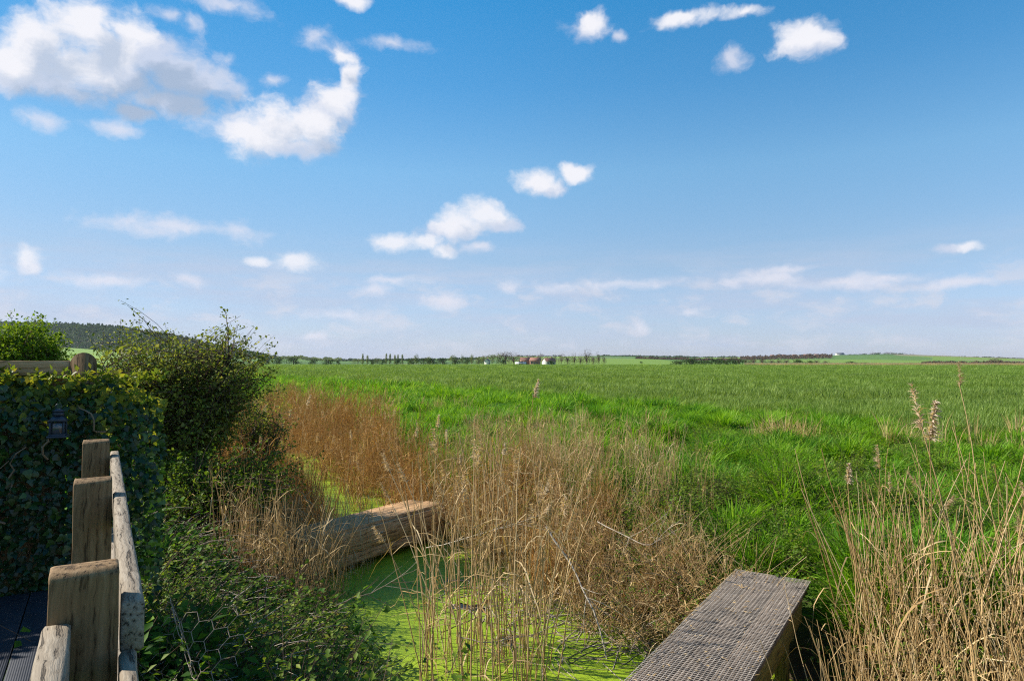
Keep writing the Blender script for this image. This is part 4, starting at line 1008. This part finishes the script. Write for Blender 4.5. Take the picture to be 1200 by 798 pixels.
# ------------------------------------------------------------------ walkway
r = np.random.default_rng(93)
wA = np.array([.335 * 1.8, 2.145 * 1.8, 0]); wB = np.array([1.083 * 1.8, 3.33 * 1.8, 0]); wd = unit((wB - wA)[None])[0]; wp = np.array([wd[1], -wd[0], 0])
far_ = wB; L_w = 4.9; Wd_w = .60; mid = far_ - wd * L_w / 2 + wp * Wd_w / 2
walk = empty('plank_walkway', tuple(mid)); tag(walk, 'narrow plank walkway covered in wire mesh crossing the ditch', 'walkway')
for k in range(3):
    g = MB(); box(g, (0, 0, 0), (L_w / 2 - [0, .02, .05][k], .098, .019), bev=.004, seg=20, rag=.0008, r=r)
    add_part('plank', g, M['plank'], walk, mid + wp * (k - 1) * .2005 + up * (-.022 + [0, .002, -.001][k]) + wd * [0, .015, -.03][k], wd, -wp, True)
for sg_ in (-1, 1):
    g = MB(); box(g, (0, 0, 0), (L_w / 2 - .25, .0225, .085), bev=.004, seg=10, rag=.001, r=r)
    add_part('side_beam', g, M['stain'], walk, mid + wp * sg_ * .265 + up * (-.130) - wd * .1, wd, -wp, True)
for k in (-.42, .05, .36):
    for sg_ in (-1, 1):
        g = MB(); box(g, (0, 0, 0), (.5, .045, .045), bev=.005)
        add_part('support_post', g, M['stain'], walk, mid + wd * L_w * k + wp * sg_ * .20 + up * (-.72), up, wp)
# wire mesh laid over the planks
g = MB(); px_, wr = .0262, .0021
nl = int(Wd_w / px_) + 1
tl = np.linspace(0, 1, 60)
Q = []
for k in range(nl):
    o_ = -Wd_w / 2 + .002 + k * (Wd_w - .004) / (nl - 1)
    Q.append(np.column_stack([(tl - .5) * (L_w - .02), np.full(60, o_) + .0015 * np.sin(tl * 30 + k * .2) + r.normal(0, .0004, 60), .0035 + .0012 * np.abs(np.sin(tl * 40 + k))]))
v, f = tubes(np.array(Q), np.full((nl, 60), wr), 3); g.add(v, f)
nc_ = int(L_w / px_); tl = np.linspace(0, 1, 12); Q = []
for k in range(nc_):
    o_ = -L_w / 2 + .01 + k * px_
    Q.append(np.column_stack([np.full(12, o_) + .002 * np.sin(tl * 5 + k * .15) + r.normal(0, .0006, 12), (tl - .5) * (Wd_w + .01), .005 + .0012 * np.abs(np.sin(tl * 9 + k * 1.3))]))
v, f = tubes(np.array(Q), np.full((nc_, 12), wr), 3); g.add(v, f)
nm_ = add_part('wire_mesh', g, M['wire'], walk, mid + up * .002, wd, -wp); nm_['kind'] = 'stuff'
# leaf litter caught on the walkway
g = MB(); n = 260; C = mid + wd * r.uniform(-.5, .5, (n, 1)) * L_w + wp * r.uniform(-.32, .32, (n, 1)) + up * .009
v, f = leaves(C, np.column_stack([r.normal(size=(n, 2)), np.zeros(n)]), np.tile(up, (n, 1)) + rvec(n, r) * .2, r.uniform(.015, .05, n), r.uniform(.003, .006, n)); g.add(v, f, 0, np.repeat(r.uniform(.3, 1, n), 4))
lt = g.build('leaf_litter', M['straw']); tag(lt, 'bits of dry straw lying on the mesh of the walkway', 'litter', kind='stuff')
branch([tuple(wB + wp * .62 - wd * 1.0 + up * .03), tuple(wB + wp * .5 - wd * .55 + up * .12), tuple(wB + wp * .42 - wd * .1 + up * .03)], .0018, 'thin bent straw lying on the far part of the walkway', r, 0, 'straw_stalk')

# ------------------------------------------------------------------ far field edge: trees, bushes, houses
r = np.random.default_rng(101)
def crown(r, kind, n=420):
    """unit crown: 1 wide, 1 high, base at 0"""
    mb = MB()
    if kind == 'poplar': lobes = [(0, 0, .2 + .16 * k, .30 - .03 * k, .14) for k in range(5)]
    elif kind == 'bare': lobes = [(r.normal(0, .16), r.normal(0, .16), r.uniform(.22, .85), .28, .22) for _ in range(8)]
    else: lobes = [(r.normal(0, .2), r.normal(0, .2), r.uniform(.16, .68), r.uniform(.2, .34), r.uniform(.16, .3)) for _ in range(9)]
    for (a, b_, c_, rw, rh) in lobes:
        m_ = n // len(lobes); d = rvec(m_, r); q = r.uniform(.55, 1.05, m_)[:, None]
        C = np.array([a, b_, c_]) + d * q * [rw, rw, rh]; C[:, 2] = np.maximum(C[:, 2], .02)
        s_ = .085 if kind != 'bare' else .11
        A_ = rvec(m_, r) + (d if kind == 'bare' else 0) ; v, f = leaves(C, A_, d + rvec(m_, r) * .6, s_ * r.uniform(.6, 1.4, m_), s_ * (.42 if kind != 'bare' else .10) * r.uniform(.6, 1.3, m_))
        mb.add(v, f, 0, np.repeat(np.clip(r.uniform(0, 1, m_), 0, 1), 4))
    return mb
def limbs(r, kind):
    mb = MB(); t = np.linspace(0, 1, 6)[:, None]; P = []; Rd = []
    P.append(np.array([[0, 0, z] for z in np.linspace(-.02, .6, 6)])); Rd.append(np.linspace(.035, .015, 6))
    for _ in range(7 if kind != 'bare' else 22):
        z = r.uniform(.15, .5); a = r.uniform(0, 6.28); P.append(np.array([0, 0, z]) + np.array([math.cos(a) * .33, math.sin(a) * .33, .45]) * t * r.uniform(.6, 1.1)); Rd.append(np.linspace(.012, .004, 6))
    v, f = tubes(np.array(P), np.array(Rd), 4); return mb.add(v, f, 0, .4)
KIND = {}
for kd, mt in (('round', 'far_green'), ('poplar', 'far_pale'), ('bare', 'far_brown'), ('pale', 'far_pale')):
    KIND[kd] = [(limbs(r, kd).mesh('trunk', M['bark']), crown(r, kd).mesh('crown', M[mt])) for _ in range(3)]
ORD = 'first second third fourth fifth sixth seventh eighth ninth tenth eleventh twelfth thirteenth fourteenth fifteenth sixteenth seventeenth eighteenth nineteenth twentieth'.split()
CNT = {}
def nth(key):
    CNT[key] = CNT.get(key, -1) + 1
    return ORD[min(CNT[key], 19)]
def fartree(px, top, w, kd, dist, label, name='tree', group=None, cat='tree', base=None):
    px += r.uniform(-1, 1); w *= r.uniform(.8, 1.35); top += r.uniform(-.6, .8); dist *= r.uniform(.97, 1.03)
    x_ = gx(px, dist); z0 = hz1(x_, dist) - .1; H = CAM_Z + (424.5 - top) / 800 * dist - z0; Wm = w / 800 * dist
    if H < 1: H = 1.2
    o = empty(name, (x_, dist, z0), (0, 0, r.uniform(0, 6.28)), (Wm * 1.15, Wm * 1.15, H)); tag(o, label, cat, group)
    t_, c_ = KIND[kd][r.integers(3)]; link('trunk', t_, o); link('crown', c_, o); return o
# (column, top row, width) in the photograph
for k, (px, top, w) in enumerate([(312, 416, 14), (328, 417, 12), (344, 416, 15), (367, 417.5, 13), (386, 418, 12), (397, 420, 7)]):
    fartree(px, top, w, 'round', 470, 'dark bush on the far field edge left of the poplars, %s from the left' % ORD[k], 'far_bush', 'bushes on the left of the far field edge', 'bush')
for k, px in enumerate([426, 431, 453, 457, 462, 467, 472]):
    fartree(px, 414.5 + r.uniform(-.8, 1.2), 4.2, 'poplar', 560, 'slender pale poplar beyond the left of the field, %s from the left' % ORD[k], 'poplar_tree', 'row of pale poplars')
for k, (px, top, w) in enumerate([(437, 419, 7), (450, 420, 8), (466, 420, 9), (482, 417, 12), (496, 417.5, 12), (507, 418, 9), (519, 419, 10), (533, 419, 10), (547, 418.5, 10)]):
    fartree(px, top, w, 'round', 475, 'dark round hedgerow tree between poplars and farm, %s from the left' % ORD[k], 'hedgerow_tree', 'dark hedgerow trees left of the farm')
for k, (px, top, w, kd) in enumerate([(420, 419, 10, 'pale'), (443, 418, 8, 'pale'), (488, 414, 9, 'pale'), (503, 415, 8, 'pale'), (530, 415, 6, 'pale'), (541, 414, 8, 'pale'), (553, 413.5, 8, 'pale'), (560, 416, 8, 'pale'), (568, 415, 8, 'pale'), (577, 414, 9, 'pale'), (585, 413, 8, 'pale')]):
    fartree(px, top, w, kd, 640, 'hazy pale green tree behind the dark hedgerow, %s from the left' % ORD[k], 'tree', 'pale trees behind the hedgerow')
fartree(593, 409.5, 13, 'bare', 600, 'tallest bare brown tree at the left end of the farm')
fartree(591, 420, 7, 'round', 500, 'small dark bush below the tallest bare tree at the farm', 'far_bush', None, 'bush')
for (px, top, w) in [(602, 413, 12), (612, 415, 10), (623, 413.5, 12), (632, 414, 9), (641, 417, 9), (650, 416, 9), (658, 415.5, 9)]:
    fartree(px, top, w, 'bare', 620, 'bare reddish brown tree among the farm roofs, %s from the left' % nth('a'), 'tree', 'bare trees round the farm')
for (px, top, w) in [(665, 415, 8), (673, 413.5, 8), (681, 415, 7), (695, 415, 8), (702, 412, 6), (708, 417, 6)]:
    fartree(px, top, w, 'bare', 560, 'bare brown tree right of the farm, %s from the left' % nth('b'), 'tree', 'bare trees right of the farm')
fartree(688, 409.5, 10, 'bare', 540, 'tall bare poplar right of the farm, rising above the skyline')
fartree(647, 421, 9, 'round', 500, 'dark bush in front of the farm house with the white gable', 'far_bush', None, 'bush')
fartree(751, 422.5, 4, 'round', 640, 'lone small bush on the bright green slope right of the farm', 'far_bush', None, 'bush')
for k in range(15):
    fartree(792 + k * 5.3 + r.uniform(-1, 1), 419.8 + r.uniform(-1, 1.5), 8.5, 'round', 460, 'dark olive bush in the isolated hedge at the far field edge, %s from the left' % ORD[k], 'far_bush', 'bushes of the isolated hedge', 'bush')
for (px, top, w, kd, lab) in [(935, 420.5, 11, 'round', 'dark green bush, left one of the pair behind the straw-coloured belt'), (948, 421.5, 9, 'round', 'dark green bush, right one of the pair behind the straw-coloured belt'),
                              (975, 424.2, 9, 'round', 'low dark bush at the left end of the group below the hilltop wood'), (997, 423, 13, 'round', 'widest dark bush below the hilltop wood'), (1012, 423.4, 8, 'round', 'round dark bush at the right end of the group below the hilltop wood'),
                              (1034, 426, 8, 'bare', 'brown bush on the straw-coloured belt'), (1065, 424.5, 8, 'bare', 'brown bush below the right slope of the hilltop')]:
    fartree(px, top, w, kd, 445, lab, 'far_bush', None, 'bush')
for (px, top, w) in [(865, 420, 9), (873, 419, 9), (882, 418.5, 10), (893, 418, 11), (903, 420, 9), (913, 421, 10), (922, 420.5, 10), (957, 420.5, 10), (966, 422, 9), (1075, 425, 9), (1086, 425.5, 10), (1098, 425, 9), (1163, 419, 10), (1172, 420, 9)]:
    fartree(px, top, w, 'bare', 640, 'brown leafless tree beyond the straw-coloured belt, %s from the left' % nth('c'), 'tree', 'brown trees beyond the straw-coloured belt')
# skyline woods on the far ridge: trees along the top
tops_ = [(px, 0) for px in list(range(560, 600, 6)) + list(range(606, 660, 5)) + list(range(905, 965, 6)) + list(range(985, 1078, 5))]
for k, (px, _) in enumerate(tops_):
    px = px + r.uniform(-2, 2); d = 2300 if px < 700 else 2350; x_ = gx(px, d); z0 = hz1(x_, d); bump_ = 1.5 if 1020 < px < 1060 else 0
    hh = (r.uniform(3.0, 5.0) + bump_) / 800 * d; w = r.uniform(5, 8) / 800 * d
    o = empty('tree', (x_, d, z0 - 1), (0, 0, r.uniform(0, 6.28)), (w * 1.2, w * 1.2, hh)); t_, c_ = KIND['bare' if r.uniform() < .25 else 'round'][r.integers(3)]; link('trunk', t_, o); link('crown', c_, o)
    if px < 700: tag(o, 'tiny hazy tree on the skyline above the farm, %s from the left' % nth('d'), 'tree', 'skyline trees above the farm')
    elif px < 970: tag(o, 'tiny hazy tree among the ridge village houses, %s from the left' % nth('e'), 'tree', 'ridge trees in the village')
    else: tag(o, 'tiny hazy hilltop tree right of the village, %s from the left' % nth('f'), 'tree', 'hilltop trees right of the village')
# hedges and woods too far to count
def wood_mass(name, spans, dist, hpx, mat, label, n=9000, dd=60):
    g = MB()
    for (p0, p1) in spans:
        m_ = int(n * (p1 - p0) / sum(b_ - a_ for a_, b_ in spans)); px = r.uniform(p0, p1, m_); d = dist + r.uniform(0, dd, m_); x_ = gx(px, d)
        hh = hpx / 800 * d * (.75 + .3 * wob(px, px * 0, 5, 3)) * np.sqrt(r.uniform(0, 1, m_))
        C = np.column_stack([x_, d, height(x_, d) + hh]); s_ = 1.6 / 800 * d * r.uniform(.5, 1.2, m_)
        v, f = leaves(C, rvec(m_, r), rvec(m_, r), s_, s_ * .5); g.add(v, f, 0, np.repeat(r.uniform(0, 1, m_), 4))
    o = g.build(name, M[mat]); tag(o, label, 'wood', kind='stuff')
wood_mass('ridge_hedge', [(700, 905), (1078, 1200)], 2300, 1.6, 'far_green', 'dark hedge running along the far ridge on the right', 7000)
wood_mass('left_ridge_wood', [(296, 400)], 1500, 3.5, 'far_pale', 'hazy wood on the low ridge beyond the left of the field', 4000, 100)
wood_mass('far_hedge', [(400, 560)], 1500, 2.2, 'far_green', 'hazy hedge beyond the poplars', 3500, 100)
wood_mass('brown_copse', [(745, 868)], 1100, 2.2, 'far_brown', 'brown leafless copse on the slope above the isolated hedge', 4500, 120)
wood_mass('village_wood', [(868, 975)], 1400, 3.4, 'far_brown', 'brown and green trees below the village on the ridge', 5000, 250)
wood_mass('low_scrub', [(1080, 1200)], 700, 2.0, 'far_brown', 'grey brown scrub beyond the right end of the straw-coloured belt', 3000, 80)
# dark wooded hill at the left, beyond the bushes
g = MB(); n = 60
pxs = np.linspace(-420, 330, n); tp = np.interp(pxs, [-420, 0, 60, 100, 140, 200, 260, 330], [377, 378, 380, 381, 384, 394, 408, 424])
rows = []
for k, fr in enumerate(np.linspace(0, 1, 8)):
    d = 1350 + 420 * fr; hh = (424.5 - tp) / 800 * 1770 * math.sin(fr * math.pi / 2) * .93
    rows.append(np.column_stack([gx(pxs, d), np.full(n, d), hh - 2]))
rows.append(np.column_stack([gx(pxs, 2300), np.full(n, 2300), np.full(n, -5.)]))
V = np.concatenate(rows); i = np.array([k for k in range((len(rows) - 1) * n) if k % n < n - 1]); g.add(V, np.stack([i, i + 1, i + n + 1, i + n], 1))
hill = g.build('hill', M['ground'], smooth=True); tag(hill, kind='structure')
a = hill.data.attributes.new('zone', 'FLOAT', 'POINT'); a.data.foreach_set('value', np.full(len(V), 3.).astype('f'))
g = MB(); m_ = 34000; fr = r.uniform(0, 1, m_) ; px = r.uniform(-200, 325, m_); d = 1350 + 420 * fr
hh = (424.5 - np.interp(px, pxs, tp)) / 800 * 1770 * np.sin(fr * math.pi / 2) * .93 + r.uniform(0, 9, m_) + 2.5 * wob(px, fr * 40, 3, 3)
C = np.column_stack([gx(px, d), d, hh]); s_ = r.uniform(3, 8, m_); v, f = leaves(C, rvec(m_, r), rvec(m_, r) + up, s_, s_ * .45); g.add(v, f, 0, np.repeat(np.clip(r.uniform(0, .6, m_) + .3 * wob(px, fr * 30, 5, 8), 0, 1), 4))
o = g.build('hillside_wood', M['far_green']); tag(o, 'dark blue-green wood covering the hill behind the left bushes', 'wood', kind='stuff')
# dry reed belt across the far field
g = MB(); m_ = 9000; px = r.uniform(872, 1260, m_); d = r.uniform(384, 398, m_); x_ = gx(px, d); H = r.uniform(.9, 1.7, m_)
t = np.linspace(0, 1, 3)[None, :, None]; P = np.column_stack([x_, d, height(x_, d)])[:, None] + np.column_stack([r.normal(0, .2, m_), r.normal(0, .2, m_), H])[:, None] * t
v, f = ribbons(P, np.tile([1., 0, 0], (m_, 1)), np.array([.10, .08, .02])[None] * np.ones((m_, 1))); g.add(v, f, 0, np.repeat(r.uniform(.9, 1.3, m_), 6))
o = g.build('dry_reed_belt', M['straw']); tag(o, 'long straw-coloured belt of dry reeds across the far right of the field', 'reeds', kind='stuff')

# houses
M['wall_w'] = plain('white_render', (.62, .60, .56), .8, 0, .15, .6); M['wall_b'] = plain('brick_wall', (.30, .17, .12), .85, 0, .3, .8); M['roof_r'] = plain('red_tile_roof', (.30, .14, .10), .85, 0, .35, .9)
M['roof_g'] = plain('slate_roof', (.16, .17, .19), .7, 0, .3, .9); M['pane'] = plain('window_glass', (.03, .04, .05), .1, 0, .1, 1, .8); M['metal_roof'] = plain('white_sheet_roof', (.70, .70, .72), .5, 0, .1, .3)
M['door'] = plain('painted_door', (.10, .14, .10), .6)
def house(px, dist, w, d, hw, hr, wall, roof, yaw, label, name='house', cat='house', base_py=None):
    x_ = gx(px, dist); z0 = hz1(x_, dist) - .3; root = empty(name, (x_, dist, z0), (0, 0, yaw)); tag(root, label, cat)
    g = MB(); a, b_ = w / 2, d / 2
    v = [(-a, -b_, 0), (a, -b_, 0), (a, b_, 0), (-a, b_, 0), (-a, -b_, hw), (a, -b_, hw), (a, b_, hw), (-a, b_, hw), (-a, 0, hw + hr - .05), (a, 0, hw + hr - .05)]
    g.add(v, [(0, 1, 5, 4), (2, 3, 7, 6), (1, 2, 6, 5), (3, 0, 4, 7)]); g.f.append(np.array([[5, 6, 9], [7, 4, 8]])); g.m.append(np.zeros(2)); g.build('wall', M[wall], root)
    g = MB(); e = .4; s_ = hr / b_
    for sg_ in (-1, 1):
        v = [(-a - e, sg_ * (b_ + e), hw - e * s_), (a + e, sg_ * (b_ + e), hw - e * s_), (a + e, 0, hw + hr), (-a - e, 0, hw + hr)]; v2 = [(p[0], p[1], p[2] + .18) for p in v]
        g.add(v + v2, [(0, 1, 2, 3), (4, 5, 6, 7), (0, 1, 5, 4), (1, 2, 6, 5), (3, 0, 4, 7)])
    rf = g.build('roof', M[roof], root)
    if roof != 'metal_roof':
        g = MB(); box(g, (a * .6, 0, hw + hr + .4), (.4, .35, .9)); g.build('chimney', M['wall_b'], rf)
        for k in range(3):
            g = MB(); xk = (-.62 + .62 * k) * a
            if k == 1: box(g, (xk, -b_ - .02, 1.05), (.5, .05, 1.02)); g.build('door', M['door'], root)
            else: box(g, (xk, -b_ - .02, 1.6), (.65, .05, .6)); g.build('window', M['pane'], root)
            if hw > 4: g = MB(); box(g, (xk, -b_ - .02, 4.2), (.6, .05, .55)); g.build('window', M['pane'], root)
    else:
        g = MB(); box(g, (0, -b_ - .03, 1.4), (1.6, .05, 1.35)); g.build('door', M['roof_g'], root)
    return root
house(610, 520, 7.5, 6, 1.5, .6, 'wall_w', 'metal_roof', .05, 'long low white shed at the foot of the bare farm trees', 'shed', 'shed')
house(616, 590, 9, 6, 3.6, 2.6, 'wall_b', 'roof_r', .2, 'brick farm house with a red roof behind the long white shed')
house(627, 585, 8, 6, 3.6, 2.4, 'wall_b', 'roof_r', -.3, 'second brick farm house with a red roof, right of the white shed')
house(643, 570, 9, 7, 3.0, 2.6, 'wall_w', 'roof_r', .5, 'white-gabled farm house with a pinkish roof right of the farm trees')
house(571, 600, 3.5, 4, 3.4, 1.6, 'wall_w', 'roof_g', 1.2, 'narrow white house among the pale trees left of the farm')
house(984, 2250, 26, 14, 8, 5, 'wall_w', 'roof_g', .1, 'small white house on the hilltop left of the wood')
for k, (px, dz) in enumerate([(905, 0), (912, 1), (918, 0), (925, 1), (931, 0), (938, 1), (944, 0), (951, 1), (957, 0)]):
    house(px, 2180 + 60 * dz, 11 + 3 * (k % 3), 9, 6, 4, ['wall_w', 'wall_b', 'wall_w'][k % 3], ['roof_r', 'roof_g'][k % 2], r.uniform(-.5, .5), 'tiny %s house in the ridge village, %s from the left' % (['white', 'brick', 'white'][k % 3], ['first', 'second', 'third', 'fourth', 'fifth', 'sixth', 'seventh', 'eighth', 'ninth'][k]))

# ------------------------------------------------------------------ haze
HAZE = 4.5e-5
if HAZE:
    m, b = material('haze_air'); pv = b.n('ShaderNodeVolumePrincipled'); pv.inputs['Density'].default_value = HAZE; pv.inputs['Color'].default_value = (.75, .85, 1, 1); pv.inputs['Anisotropy'].default_value = .2
    o_ = b.n('ShaderNodeOutputMaterial'); b.t.links.new(pv.outputs[0], o_.inputs['Volume'])
    g = MB(); zb, zt = -12., 116.; s_ = 5200
    v = [(x_, y_, z_) for z_ in (zb, zt) for x_, y_ in ((-s_, -s_), (s_, -s_), (s_, s_), (-s_, s_))]
    g.add(v, [(3, 2, 1, 0), (4, 5, 6, 7), (0, 1, 5, 4), (1, 2, 6, 5), (2, 3, 7, 6), (3, 0, 4, 7)])
    h = g.build('haze', m); tag(h, 'thin blue haze over the far fields and hills', 'haze', kind='stuff')
